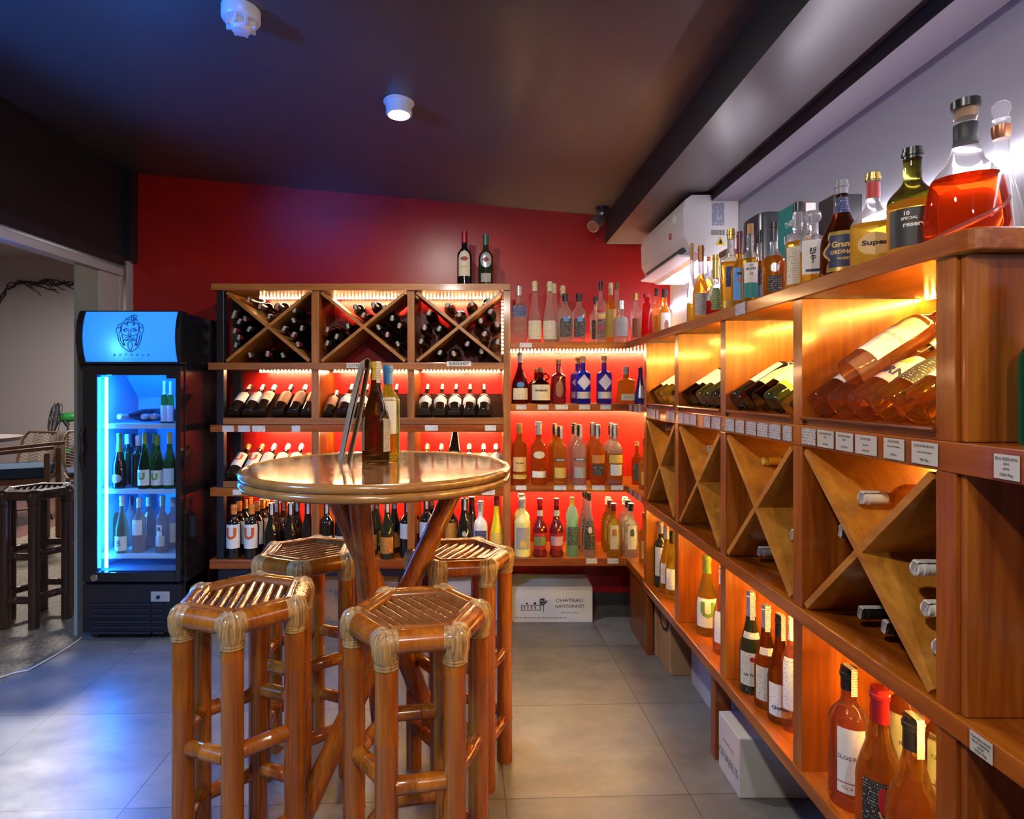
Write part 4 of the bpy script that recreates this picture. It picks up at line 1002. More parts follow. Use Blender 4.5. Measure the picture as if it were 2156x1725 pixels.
# ---- bottles lying in the crossed bays of the rack
CW = [[(330,195),(422,240),(470,300),(535,238),(205,275),(245,335),(325,325),(325,395),(160,400),(240,450),(165,505),(160,295),(650,262),(640,335),(575,392),(698,385),(640,442),(690,500),(360,575),(455,572),(580,575)],
      [(1065,250),(1195,235),(1125,300),(1280,250),(1308,322),(1232,378),(1370,365),(1295,432),(1365,492),(880,390),(1015,382),(935,440),(850,495)],
      [(1575,290),(1710,228),(1865,222),(1788,288),(2005,275),(1925,345),(2035,368),(1548,388),(1655,392),(1960,432),(1525,480),(2035,490),(1838,505),(1930,552),(1640,558),(1745,558),(1978,205)]]
BAYN = ['left', 'middle', 'right']
for bi, pts in enumerate(CW):
    x0, x1 = bays[bi]; xm, ym = (rX(x0)+rX(x1))/2, (zt+zb)/2; quad = {}
    for cx_, cy_ in pts:
        px, py = 440 + cx_/3.369, 580 + cy_/3.369
        Yp = 3.30 if bi == 0 and cx_ < 260 else 3.35
        X, Z = PX(px, Yp), PZ(py, Yp)
        X = min(max(X, rX(x0)+.040), rX(x1)-.040); Z = min(max(Z, zb+.036), zt-.045)
        u, v = (X-xm)/((rX(x1)-rX(x0))/2), (Z-ym)/((zt-zb)/2)
        qn = ('right' if u > 0 else 'left') if abs(u) > abs(v) else ('top' if v > 0 else 'bottom')
        quad.setdefault(qn, []).append((X, Z))
    for qn, L in quad.items():
        L.sort()
        for k, (X, Z) in enumerate(L):
            bottle(f'{ORD[k]} from left of dark bottles lying in {qn} triangle of the {BAYN[bi]} crossed bay', 'bordeaux' if (k+bi) % 2 else 'burgundy', .30, .0355,
                   (X + rnd.uniform(-.006,.006), 3.54, Z), 'wine_dark', cap=('black','maroon','black')[k % 3], capz=.84, tax=rnd.choice((-30,-12,10,25,160)), axis=(rnd.uniform(-.03,.03), -1, rnd.uniform(-.02,.02)), front=(0,0,1), seg=18,
                   group='dark wine bottles lying in the crossed bays')

# ---- bottles leaning on the two sloped display rows
ax_r = Vector((0, math.cos(RAD(33)), math.sin(RAD(33)))); nb_r = Vector((0, -math.sin(RAD(33)), math.cos(RAD(33))))
def lean(lab, px, yl, kind, h, r, glass, **kw):
    Yb = YF + .022; z0 = rZ(yl) - .022
    p = Vector((PX(px, Yb), Yb, z0)) + nb_r*(r+.0012) + ax_r*.022
    return bottle(lab, kind, h, r, p, glass, axis=ax_r, front=(0,-.3,1), **kw)
LA = ((.30,.60,66,'white'),); LB = ((.26,.66,70,'copper'),); LC = ((.40,.62,66,'cream'),)
row1 = [(492,'bordeaux','black',LA,'white label'),(522,'bordeaux','black',LA,'white label'),(547,'bordeaux','silver',((.34,.66,66,'cream'),),'cream label'),(585,'bordeaux','black',LB,'copper label'),(617,'bordeaux','silver',LB,'copper label'),(646,'bordeaux','black',LB,'copper label')]
for k, (px, kd, cp, lb, tx) in enumerate(row1):
    lean(f'{ORD[k]} leaning wine bottle from the left on the upper display row, left bay, {tx}', px, 880, kd, .285, .0365, 'wine_dark', cap=cp, capz=.84, labels=lb, tax=5, group='wine bottles leaning on the upper display row')
lean('small leaning wine bottle with copper label, upper display row left of the menu card', 690, 880, 'bordeaux', .235, .031, 'wine_dark', cap='silver', capz=.84, labels=LB, tax=0, group='wine bottles leaning on the upper display row')
lean('leaning wine bottle with white label, upper display row just left of menu card', 722, 880, 'burgundy', .285, .039, 'wine_dark', cap='red', capz=.82, labels=((.22,.42,66,'white'),(.52,.56,70,'white')), tax=5, group='wine bottles leaning on the upper display row')
lean('leaning wine bottle hidden behind the menu card on the upper display row', 757, 880, 'burgundy', .285, .038, 'wine_dark', cap='red', capz=.82, labels=((.22,.42,66,'white'),), tax=5, group='wine bottles leaning on the upper display row')
lean('leaning wine bottle right behind the table bottles on the upper display row', 823, 880, 'burgundy', .285, .038, 'wine_dark', cap='red', capz=.82, labels=((.22,.42,66,'white'),), tax=5, group='wine bottles leaning on the upper display row')
for k, cx_ in enumerate((1525,1635,1740,1845,1950)):
    lean(f'{ORD[k]} white-labelled bottle from the left, upper display row, right bay', 440+cx_/3.369, 880, 'burgundy', .285, .0385, 'wine_dark', cap='maroon', capz=.83, labels=((.22,.42,68,'white'),(.52,.55,75,'white')), tax=5, group='wine bottles leaning on the upper display row')
for k, px in enumerate((488,519,547,578,608)):
    lean(f'{ORD[k]} leaning bottle from the left on the lower display row, left bay', px, 1014, 'bordeaux', .285, .0365, 'wine_dark', cap=('orange','orange','silver','silver','silver')[k], capz=.84,
         labels=((.22,.62,66,'white',(('U',.065,.45,'inkred',.003),) if k < 2 else ()),), tax=5 if k > 1 else 0, group='wine bottles leaning on the lower display row')
lean('leaning bottle on the lower display row, middle bay left of the menu card', 701, 1014, 'bordeaux', .285, .0365, 'wine_dark', cap='silver', capz=.84, labels=LA, tax=5, group='wine bottles leaning on the lower display row')
for k, px in enumerate((891,923,986,1018,1046)):
    lean(f'{ORD[k]} leaning bottle from the left on the lower display row, right bay', px, 1014, 'bordeaux', .285, .0355, 'wine_dark', cap=('orange','orange','silver','silver','silver')[k], capz=.84, labels=LA, tax=5, group='wine bottles leaning on the lower display row')
p = Vector((PX(955,YF+.022), YF+.022, rZ(1014)-.022)) + nb_r*.04 + ax_r*.022
bottle('dark champagne bottle with gold collar on the lower display row, right bay', 'champagne', .40, .041, p, 'wine_dark', cap='maroon', capz=.74, axis=ax_r*.8+Vector((0,0,.45)), front=(0,-1,.3), labels=((.18,.36,60,'black'),), seg=20)

# ---- bottles standing on the bottom board of the rack
zbb = rZ(1178)
def stand(lab, px, ptop, Y, z, kind, wpx, glass, **kw):
    h = (PZ(ptop, Y)) - z; r = wpx*Y/F/2
    return bottle(lab, kind, h, r, (PX(px, Y), Y, z), glass, **kw)
LU = ((.20,.64,75,'white',(('U',.084,.47,'inkred',.004),)),)
g1 = 'red-capped U bottles at the bottom left of the rack'
for k, (px, top, Y, w) in enumerate(((492.5,1062,3.235,'front left'),(529.6,1062,3.235,'front right'),(503,1056,3.315,'second row, left'),(541,1056,3.315,'second row, right'),(515,1051,3.395,'third row, left'),(552,1051,3.395,'third row, right'),(526,1047,3.475,'back row, left'),(562,1047,3.475,'back row, right'))):
    stand(f'orange-capped wine bottle with U label on the rack bottom, {w}', px, top, Y, zbb, 'bordeaux', 29, 'wine_dark', cap='orange', capz=.82, labels=LU, group=g1)
for px, top, Y, w in ((572,1059,3.24,'front left'),(582,1054,3.33,'second row left'),(612,1059,3.24,'front centre'),(597,1052,3.42,'back row'),(625,1053,3.35,'second row right'),(648,1057,3.25,'front right')):
    stand(f'dark burgundy bottle with red label low on left bay bottom board, {w}', px, top, Y, zbb, 'burgundy', 32, 'wine_dark', cap='black', capz=.82, labels=((.06,.22,60,'red'),), tax=20, group='dark burgundy bottles at the bottom of the left bay')
for px, top, Y, w, ol in ((688,1056,3.25,'beside the left divider',0),(720,1056,3.25,'left of the bent table leg',0),(781,1052,3.30,'just right of the table leg',1),(793,1046,3.40,'back row by the table leg',1),(815.5,1052,3.23,'in front with orange label',1),(830,1046,3.36,'behind the orange-labelled one',1),(857,1052,3.25,'front right with white label',2),(868,1046,3.36,'back right with white label',2)):
    stand(f'dark bottle on the middle bay bottom board, {w}', px, top, Y, zbb, 'champagne' if ol == 1 else 'bordeaux', 30, 'wine_green' if ol == 1 else 'wine_dark', cap='black' if ol != 1 else 'dkgreen', capz=.82,
          labels=(((.10,.38,62,'orange'),) if ol == 1 else ((.34,.60,66,'white'),) if ol == 2 else ((.2,.4,60,'cream'),)), tax=15)
for px, top, Y, w in ((898,1046,3.24,'front'),(908,1040,3.37,'behind')):
    stand(f'dark wine bottle with white label at the left of the right bottom bay, {w}', px, top, Y, zbb, 'bordeaux', 30, 'wine_dark', cap='black', capz=.84, labels=((.34,.60,66,'white'),), tax=10)
stand('orange-labelled bottle hidden behind the right table leg', 950, 1052, 3.30, zbb, 'bordeaux', 28, 'wine_dark', cap='black', labels=((.25,.6,60,'orange'),))
stand('dark round liqueur bottle with small round emblem, right bottom bay', 978, 1050, 3.25, zbb, 'rhine', 36, 'wine_dark', cap='black', capz=.84, labels=((.38,.47,16,'grey',(),'oval'),), tax=10)
stand('dark bottle behind the liqueur with round emblem, right bottom bay', 993, 1046, 3.36, zbb, 'rhine', 34, 'wine_dark', cap='maroon', capz=.84)
stand('milky white liqueur bottle with navy label, right bottom bay', 1012, 1055, 3.24, zbb, 'spirit', 29, 'milky', cap='silver', capz=.82, labels=((.20,.50,46,'navy'),), n=4)
stand('bright yellow liqueur bottle with maroon cap, right bottom bay', 1045.5, 1044, 3.24, zbb, 'rhine', 29, 'lemon', cap='maroon', capz=.84, labels=((.16,.42,55,'yellow'),))

# ---- corner shelves: top row
z1, z2, z3, z4 = [z + .0005 for z in ZS]
gt = 'spirits on the top corner shelf'
stand('square clear gin bottle with navy label, far left of the top corner shelf', 1092.6, 603, 3.27, z1, 'gin', 32, 'clear', liq=None, cap='silver', capz=.83, n=6, labels=((.44,.63,44,'navy'),), seg=24, group=gt)
for px, top, Y, w in ((1126,592.6,3.27,'left one, in front'),(1157.5,593.5,3.27,'right one, in front'),(1166,598,3.38,'standing behind the right one')):
    stand(f'tall clear brandy bottle with cream cap and label, {w}', px, top, Y, z1, 'rhine', 28.5, 'clear', cap='cream', capz=.84, labels=((.05,.35,72,'cream'),), group=gt)
stand('clear bottle with cream cap behind the black-labelled vodka', 1185, 602, 3.40, z1, 'vodka', 26, 'clear', cap='cream', capz=.80, group=gt)
for px, w in ((1190,'left'),(1219,'right')):
    stand(f'{w} of two clear bottles with black labels and blue tops on the top corner shelf', px, 619, 3.27, z1, 'bordeaux', 28.5, 'clear', cap='black', capz=.84, labels=((.10,.48,52,'black'),(.42,.52,20,'blue')), group=gt)
stand('clear bottle with black cap half hidden behind the tall vodka', 1255, 625.7, 3.40, z1, 'bordeaux', 27, 'clear', cap='black', capz=.84, labels=((.1,.5,50,'black'),), group=gt)
stand('tall clear vodka bottle with red band and yellow pears on the top corner shelf', 1265, 592.6, 3.27, z1, 'vodka', 22, 'clear', cap='black', capz=.85, labels=((.49,.53,60,'red'),(.39,.46,36,'yellow'),(.345,.365,45,'black'),(.20,.28,20,'red',(),'oval')), group=gt)
stand('orange liqueur bottle with cream neck and yellow label on the top corner shelf', 1285.7, 596, 3.35, z1, 'vodka', 23, 'amber', cap='cream', capz=.80, labels=((.10,.56,66,'yellow'),), group=gt)
stand('clear bottle with brown cap behind the round dark-labelled gin', 1299, 595.7, 3.43, z1, 'vodka', 24, 'clear', cap='brown', capz=.88, group=gt)
stand('round clear gin bottle with grey picture label on the top corner shelf', 1307.4, 633.5, 3.26, z1, 'round', 30.5, 'clear', cap='silver', capz=.80, labels=((.14,.60,56,'grey'),), group=gt)
stand('clear rum bottle with portrait label and yellow cap, top corner shelf right part', 1339, 617.8, 3.38, z1, 'bordeaux', 23, 'clear', cap='gold', capz=.86, labels=((.12,.50,52,'copper'),), group=gt)
stand('ruby red wedge-shaped bottle with flat red stopper on the top corner shelf', 1362, 620, 3.24, z1, 'trap', 25, 'red', cap='red', capz=.93, capr=1.5, group=gt)
stand('orange bottle with black cap right of the ruby bottle', 1382, 607, 3.35, z1, 'vodka', 19, 'orange', cap='black', capz=.85, labels=((.14,.5,60,'orange'),), group=gt)
stand('golden bottle with white monkey-drawing label under the air conditioner', 1399, 609, 3.28, z1, 'round', 27, 'gold', cap='black', capz=.84, labels=((.08,.55,48,'plain'),(.2,.42,18,'copper',(),'oval')), group=gt)
# second row
gs = 'spirits on the second corner shelf'
stand('brown long-necked brandy bottle with blue oval seal, second corner shelf left', 1095, 742, 3.25, z2, 'tri', 35, 'brownjug', cap='purplegrey', capz=.80, labels=((.08,.30,60,'cream'),(.31,.42,26,'blueoval',(),'oval')), seg=24, group=gs)
def jug_handle(o, sh):
    mb = MB(); c = sh.surf(RAD(80), .70, 0)
    mb.torus((.030, 0, sh.h*.74), .017, .0055, 20, 8, M=Matrix.Rotation(RAD(90),3,'X')); o2 = mb.build('handle', G['brownjug'], o, world=False)
stand('brown glass jug with cream label and ring handle, second corner shelf', 1138, 773.5, 3.245, z2, 'jug', 42, 'brownjug', cap='brown', capz=.88, labels=((.10,.52,62,'plaincream',(('MOMBASA',.016,.36,'ink',.0006,.95),('CLUB',.008,.46,'ink'))),), stopper=jug_handle, seg=24, group=gs)
stand('second brown glass jug standing behind the jug with ring handle', 1130, 775, 3.40, z2, 'jug', 40, 'brownjug', cap='copper', capz=.88, group=gs)
stand('dark red apothecary bottle with printed hand on the second corner shelf', 1176, 757, 3.25, z2, 'gin', 31, 'dkred', cap='copper', capz=.90, labels=((.14,.52,30,P_['copper'],(),'oval'),), group=gs)
for px, Y, top, w in ((1227.4,3.245,750,'left one, in front'),(1216.5,3.40,753,'half hidden behind the left one'),(1271.8,3.245,750,'right one, alone')):
    stand(f'cobalt blue gin bottle with diamond label, {w}', px, top, Y, z2, 'gin', 30, 'blue', cap='cork', capz=.86, n=4, labels=((.28,.62,50,'diamond',(),'diamond'),(.11,.25,56,P_['silver'])), seg=24, group=gs)
stand('square amber liqueur bottle with cream ANTIU label on the second corner shelf', 1318, 772, 3.27, z2, 'gin', 33, 'amber', cap='grey', capz=.78, n=6, labels=((.09,.26,40,'plaincream',(('CANTIU',.011,.175,'inkgold',.0006),)),), seg=24, group=gs)
stand('dark blue cone-shaped bottle at the right end of the second corner shelf', 1348, 771, 3.22, z2, 'cone', 25, 'dkblue', cap='gold', capz=.95, labels=((.15,.50,34,'silver',(),'arch'),), group=gs)
# third row
gr = 'rum bottles on the third corner shelf'
stand('amber rum bottle with rounded cream label, far left of the third corner shelf', 1093.5, 892.5, 3.25, z3, 'bordeaux', 31.5, 'deepamber', cap='gold', capz=.84, labels=((.22,.46,60,'sand',(('Old Nick',.012,.36,'ink',.0004),)),(.10,.17,60,'yellow')), group=gr)
stand('tall amber-brown rum bottle with oval crest, second from left on the third shelf', 1134, 888.6, 3.25, z3, 'spirit', 33, 'deepamber', cap='silver', capz=.80, labels=((.42,.54,44,'plaincream',(),'oval'),(.12,.22,56,'white')), group=gr)
CR = (.405,.455,58,'black',(('CRUZAN',.0125,.43,'inkwhite',.0004),))
stand('amber CRUZAN-lettered rum bottle in front on the third corner shelf', 1179, 898, 3.24, z3, 'bordeaux', 28, 'amber', cap='black', capz=.82, labels=(CR,(.12,.30,56,'yellow')), tax=15, group=gr)
stand('amber rum bottle behind the amber lettered one on the third corner shelf', 1168, 893, 3.40, z3, 'bordeaux', 28, 'amber', cap='black', capz=.82, tax=15, group=gr)
stand('clear CRUZAN-lettered rum bottle in front on the third corner shelf', 1220, 895, 3.24, z3, 'bordeaux', 28, 'clear', cap='black', capz=.82, labels=(CR,(.12,.30,56,'grey')), tax=15, group=gr)
stand('clear rum bottle behind the clear lettered one on the third corner shelf', 1209, 892, 3.40, z3, 'bordeaux', 28, 'clear', cap='black', capz=.82, tax=15, group=gr)
stand('dark amber plantation rum bottle in front on the third corner shelf', 1258, 894.5, 3.25, z3, 'spirit', 30.5, 'deepamber', cap='black', capz=.80, labels=((.36,.50,58,'orange'),(.16,.34,46,'black')), tax=-15, group=gr)
stand('dark amber plantation rum bottle standing behind its twin on the third shelf', 1248, 890.5, 3.41, z3, 'spirit', 30.5, 'deepamber', cap='black', capz=.80, tax=-15, group=gr)
stand('pale yellow rum bottle in front, right on the third corner shelf', 1294.7, 893.5, 3.25, z3, 'spirit', 32, 'clear', liq='gold', fill=.52, foot=.09, cap='black', capz=.80, labels=((.36,.50,58,'yellow'),(.16,.34,46,'white')), tax=-15, group=gr)
stand('pale yellow rum bottle behind its twin on the third corner shelf', 1287, 891, 3.41, z3, 'spirit', 32, 'clear', liq='gold', fill=.52, cap='black', capz=.80, tax=-15, group=gr)
stand('short dark rum bottle with cork cap at the right end of the third shelf', 1341, 930, 3.24, z3, 'spirit', 21, 'deepamber', cap='cork', capz=.90, labels=((.1,.5,50,'black'),), group=gr)
stand('amber bottle with brown cap nearest the cabinet on the third shelf', 1357, 924, 3.08, z3, 'irish', 24, 'amber', cap='brown', capz=.86, labels=((.1,.36,50,'yellow'),), group=gr)
# bottom row
gb = 'liqueurs on the bottom corner shelf'
stand('cloudy limoncello bottle with grey lemon label, front left of the bottom corner shelf', 1099.6, 1050, 3.25, z4, 'spirit', 35, 'lemonpale', cap='silver', capz=.84, labels=((.14,.52,50,'grey'),(.18,.30,20,'yellow',(),'arch')), tax=0, seg=24, group=gb)
stand('cloudy limoncello bottle behind the front one on the bottom corner shelf', 1097.6, 1040, 3.42, z4, 'spirit', 35, 'lemonpale', cap='white', capz=.84, group=gb)
for px, w, lm in ((1136.6,'green label, left','green'),(1171.5,'pink label, right','pink')):
    stand(f'dark red liqueur bottle with red cap and {w} one of the pair', px, 1050, 3.25, z4, 'liqueur', 30.5, 'dkred', cap='red', capz=.88, labels=((.36,.42,66,'red'),(.20,.36,60,lm),(.13,.20,60,'red'),(.70,.80,60,'cream')), group=gb)
stand('pale teal genie-shaped bottle with yellow cap on the bottom corner shelf', 1204.6, 1047, 3.25, z4, 'genie', 25, 'teal', cap='yellow', capz=.86, labels=((.20,.51,56,'dkgreen'),), group=gb)
stand('clear spirit bottle with black crest label on the bottom corner shelf', 1240.5, 1038, 3.24, z4, 'rhine', 25.5, 'clear', cap='black', capz=.88, labels=((.12,.56,58,'black'),(.38,.48,20,'silver',(),'oval')), group=gb)
stand('clear spirit bottle right behind the black crest bottle', 1235, 1035, 3.33, z4, 'rhine', 25.5, 'clear', cap='black', capz=.88, labels=((.12,.56,58,'black'),), group=gb)
stand('clear spirit bottle at the back behind the black crest bottles', 1230, 1032, 3.43, z4, 'rhine', 25.5, 'clear', cap='black', capz=.88, group=gb)
for px, top, Y, w, cp in ((1291.7,1060,3.23,'in front','maroon'),(1284,1053,3.33,'in the middle of the file','maroon'),(1280,1047,3.43,'at the back','white')):
    stand(f'yellow pear liqueur bottle {w}, bottom corner shelf', px, top, Y, z4, 'spirit', 29, 'yellow', cap=cp, capz=.86, labels=((.16,.60,36,'plaincream'),(.40,.54,20,'orange',(),'arch')), sy=.7, group=gb)
for px, top, Y, w, cp in ((1328.6,1060,3.23,'in front','black'),(1322,1053,3.33,'in the middle of the file','black'),(1316,1047,3.43,'at the back','white')):
    stand(f'clear herbal liqueur bottle {w}, bottom corner shelf right', px, top, Y, z4, 'spirit', 30, 'clear', cap=cp, capz=.86, labels=((.16,.60,36,'plaincream'),(.40,.54,16,'dkgreen',(),'arch')), sy=.7, group=gb)
stand('amber bottle with cork cap at the cabinet side of the bottom corner shelf', 1357, 1079, 3.12, z4, 'spirit', 22, 'amber', cap='brown', capz=.88, labels=((.1,.45,50,'yellow'),), group=gb)
# ------------------------------------------------------------------ cabinet: bottles on the top board
ztb = 1.6075
def top(lab, px, ptop, X, kind, wpx, glass, **kw):
    Y = X*F/(px-CX); h = PZ(ptop, Y) - ztb; r = wpx*Y/F/2
    kw.setdefault('rz', -math.atan2(X, Y)*.8)
    return bottle(lab, kind, h, r, (X, Y, ztb), glass, group='spirits on top of the cabinet', **kw)
top('clear slim cognac bottle with a little yellow liquid, leftmost on the cabinet top', 1457, 512.6, .87, 'cognac', 21, 'clear', liq='gold', fill=.26, cap='cork', capz=.80, sy=.8)
top('amber cognac bottle with grey label, second from left on cabinet top', 1476, 517.6, .885, 'cognac', 34, 'clear', liq='amber', fill=.62, cap='copper', capz=.80, labels=((.10,.38,46,'grey'),))
top('bottle with orange capsule behind the amber cognac on the cabinet top', 1493, 514, 1.03, 'cognac', 26, 'clear', liq='gold', fill=.6, cap='orange', capz=.80)
top('small flat cognac flask with gold neck and painted label on cabinet top', 1507, 537, .855, 'carafe', 38, 'clear', liq='red', fill=.26, cap='gold', capz=.62, sy=.6, labels=((.10,.46,40,'green',(),'crest'),))
top('square amber whisky bottle with slanted dark label on the cabinet top', 1539, 482.6, .875, 'gin', 40, 'clear', liq='amber', fill=.60, cap='gold', capz=.88, n=6, labels=((.30,.54,30,'navy'),(.06,.14,40,'gold')), seg=28)
top('amber whisky bottle with pale blue 18 label and maroon capsule on cabinet top', 1557, 488, .85, 'irish', 33, 'amber', cap='maroon', capz=.72, labels=((.10,.52,48,'blue',(('VAS',.011,.44,'ink',.001),('18',.015,.35,'inkred',.001))),), seg=24)
top('single malt bottle with white and teal label marked 12 on cabinet top', 1580, 472, .865, 'bulb', 32, 'clear', liq='gold', fill=.58, cap='cork', capz=.88, labels=((.28,.52,50,'plain',(('THE',.006,.485,'ink',.0001),('ALIVET',.0095,.445,'ink',.0003),('12',.010,.385,'ink',.0003))),(.10,.28,50,'teal')), seg=24)
top('amber whisky bottle with blue label behind the dark one on the cabinet top', 1599, 486, .905, 'irish', 30, 'clear', liq='deepamber', fill=.60, cap='black', capz=.84, labels=((.10,.28,50,'blue'),(.28,.50,50,'navy')), seg=24)
top('stout dark amber whisky bottle with white emblem and black cap on cabinet top', 1629, 468, .875, 'irish', 44, 'clear', liq='deepamber', fill=.56, cap='black', capz=.76, labels=((.34,.46,20,'silver',(),'oval'),(.10,.30,34,'black')), seg=28)
top('bulb-necked japanese whisky bottle with cream label on the cabinet top', 1680, 427, .875, 'bulb', 46, 'clear', liq='amber', fill=.56, cap='black', capz=.90, labels=((.09,.50,66,'cream'),), seg=32)
def glass_stop(o, sh):
    zz = sh.h
    MB().lathe([(.010,zz*.83),(.0105,zz*.86),(.020,zz*.87),(.022,zz*.89),(.022,zz*.98),(.018,zz)], 28).build('stopper', G['clear'], o, world=False)
KAN = MB()
def kanji(o, sh):
    mb = MB()
    st_ = [((-.6,.9),(-.2,.95)),((-.4,1.0),(-.5,.55)),((-.7,.7),(-.1,.72)),((-.3,.9),(-.55,.4)),((.1,.95),(.15,.5)),((.1,.95),(.5,1.0),(.45,.55)),((.2,.75),(.45,.77)),((-.5,.42),(.4,.48)),((-.15,.55),(-.1,.2),(-.5,.05)),((-.3,.25),(.6,.12)),((.0,.2),(.0,-.5),(-.15,-.45)),((-.4,-.1),(.5,-.02))]
    w = 1/sh.r*.55
    for pl in st_: mb.path([sh.surf(x*.38, .37 + y*.13, .0018) for x, y in pl], .0010, 5)
    mb.build('label_print', M['ink'], o, world=False)
def hib(o, sh): glass_stop(o, sh); kanji(o, sh)
top('faceted decanter-shaped whisky bottle with round glass stopper and brushstroke label', 1709, 446, .865, 'hibiki', 45, 'clear', liq='amber', fill=.46, cap=None, n=5, labels=((.16,.60,44,'plain'),(.19,.225,30,P_['bluegold'])), stopper=hib, seg=32)
top('dark amber whisky bottle with gold-edged navy crest and blue neck band', 1772, 381, .875, 'tri', 82, 'brownjug', cap='grey', capz=.86, labels=((.06,.46,62,'gold',(),'crest'),(.10,.42,54,'bluegold',(("Grant's",.019,.32,'inkgold',.0008,.9),('ORDINARY',.0125,.245,'inkgold',.0006,.9),('WHISKY',.008,.18,'inkgold',.0003,.9)),'crest'),(.66,.82,60,P_['navy'])), seg=36)
top('flat round whisky bottle with red neck band and Super on its oval label', 1838, 366, .865, 'flat', 82, 'clear', liq='gold', fill=.47, cap='gold', capz=.92, sy=.7, labels=((.12,.36,44,'sand',(('Super',.0145,.25,'ink',.0005),),'oval'),(.73,.90,70,P_['red'])), seg=36)
top('dark green reserve whiskey bottle with black label numbered 10', 1921, 313, .875, 'round', 90, 'whisky_dark', liq='amber', fill=.50, cap='black', capz=.90, labels=((.08,.42,64,P_['blackplain'],(('10',.011,.37,'inkwhite',.0003,1,-20),('SPECIAL',.0075,.325,'inkwhite',.0002,1,-14),('reserve',.0135,.27,'inkwhite',.0004))),), seg=40)
def collar(o, sh):
    MB().lathe([(sh.r*.285,sh.h*.70),(sh.r*.29,sh.h*.705),(sh.r*.286,sh.h*.835),(sh.r*.275,sh.h*.84)], 28).build('neck_band', P_['blackplain'], o, world=False)
    MB().lathe([(sh.r*.22,sh.h*.885),(sh.r*.22,sh.h*.945)], 20).build('cork', C_['cork'], o, world=False)
    sw = MB(); pts = []
    for k in range(15):
        t = k/14; a = RAD(-70 + 150*t); z = .05 + .26*t**1.6; pts.append(sh.surf(a, z, .001))
    sw.path(pts, [.002+.0035*math.sin(PI*k/14) for k in range(15)], 8).build('glass_ridge', G['clear'], o, world=False)
top('big glass decanter of red-amber cognac with black stopper at the near corner', 2033, 213, .905, 'decanter', 146, 'clear', liq='cognac', fill=.475, foot=.02, cap='black', capz=.945, capr=1.22, sy=.75, stopper=collar, seg=48)
def flask_stop(o, sh):
    zz = sh.h
    MB().lathe([(sh.r*.30,zz*.86),(sh.r*.36,zz*.90),(sh.r*.37,zz*.95)], 24).build('cork_band', C_['copper'], o, world=False)
    MB().lathe([(sh.r*.16,zz*.955),(sh.r*.22,zz*.99),(sh.r*.36,zz*1.07),(sh.r*.34,zz*1.10),(sh.r*.20,zz*1.125)], 24).build('stopper', G['clear'], o, world=False)
    MB().torus((0,0,zz*.04), sh.r*.99, .003, 32, 6).torus((0,0,zz*.075), sh.r*.99, .003, 32, 6).torus((0,0,zz*.11), sh.r*.99, .003, 32, 6).build('base_rings', G['gold'], o, world=False)
top('tall clear conical flask with glass stopper beside the wall light strip', 2108, 252, 1.07, 'flask', 92, 'clear', liq='gold', fill=.14, cap=None, stopper=flask_stop, seg=40)
# cartons on the cabinet top
def tcarton(lab, x0, x1, y0, y1, h, m, prints=()):
    c = thing('gift_carton', lab, 'box', ((x0+x1)/2, (y0+y1)/2, ztb), group='gift cartons on the cabinet top')
    MB().box(x0, x1, y0, y1, ztb, ztb+h).build('carton_body', m, c, .003)
    return c
c = tcarton('small cream carton with brown lid behind the square whisky bottle', 1.02, 1.10, 2.40, 2.47, .30, mat('cream_carton', (.60,.50,.36), .6))
MB().box(1.018, 1.102, 2.398, 2.472, ztb+.3002, ztb+.325).build('lid', C_['brown'], c, .002)
c = thing('gift_tin', 'grey rounded metal gift tin behind the dark amber whisky bottle', 'box', (1.06, 2.14, ztb), group='gift cartons on the cabinet top')
MB().lathe([(1,0),(1,.36),(.97,.375)], 40, xs=lambda r, z, a: ((abs(math.sin(a))**.45)*math.copysign(.062,math.sin(a))*r, -(abs(math.cos(a))**.45)*math.copysign(.085,math.cos(a))*r)).build('tin_body', mat('gunmetal_tin', (.10,.10,.115), .3, .6), c, world=False)
gc = tcarton('teal and brown single malt gift carton behind the bulb-necked whisky', 1.0, 1.068, 1.835, 1.935, .335, mat('dark_brown_carton', (.07,.035,.035), .5))
MB().box(.9985, .9995, 1.836, 1.934, ztb+.02, ztb+.333).build('side_panel', P_['teal'], gc)
MB().box(1.035, 1.067, 1.8335, 1.8345, ztb+.30, ztb+.333).build('white_seal', P_['plain'], gc)
tm = MB(); text_flat(tm, 'THE', .026, (.998, 1.868, ztb+.272), (0,-1,0), (0,0,1), .0006); text_flat(tm, 'LIV', .036, (.998, 1.872, ztb+.225), (0,-1,0), (0,0,1), .001)
tm.build('printing', M['inkwhite'], gc)
tcarton('black gift carton behind the gold-crested whisky bottle', .985, 1.066, 1.604, 1.68, .283, mat('black_carton', (.018,.017,.02), .4))

# ---- bottles leaning in the upper cabinet bays
be = math.atan2(.203, .313); ax_c = Vector((math.cos(be), 0, math.sin(be))); nb_c = Vector((-math.sin(be), 0, math.cos(be)))
def leanc(lab, Y, kind, h, r, glass, bay, **kw):
    p = Vector((XR+.032, Y, 1.262)) + nb_c*(r+.0015) + ax_c*.014
    kw.setdefault('front', (-.45, -.25, 1))
    return bottle(lab, kind, h, r, p, glass, axis=ax_c, group=f'wine bottles leaning in the {bay} upper cabinet bay', **kw)
LW = ((.22,.58,62,'white'),)
def yat(px, X=.83): return X*F/(px-CX)
for k, (Y, gl_) in enumerate(((2.765,'olive'),(2.68,'yellow'),(2.60,'yellow'),(2.515,'yellow'),(2.44,'green'))):
    leanc(f'{ORD[k]} bottle from the far side in the farthest upper cabinet bay, white label', Y, 'bordeaux', .29, .036, gl_, 'farthest', cap='silver', labels=LW, seg=20)
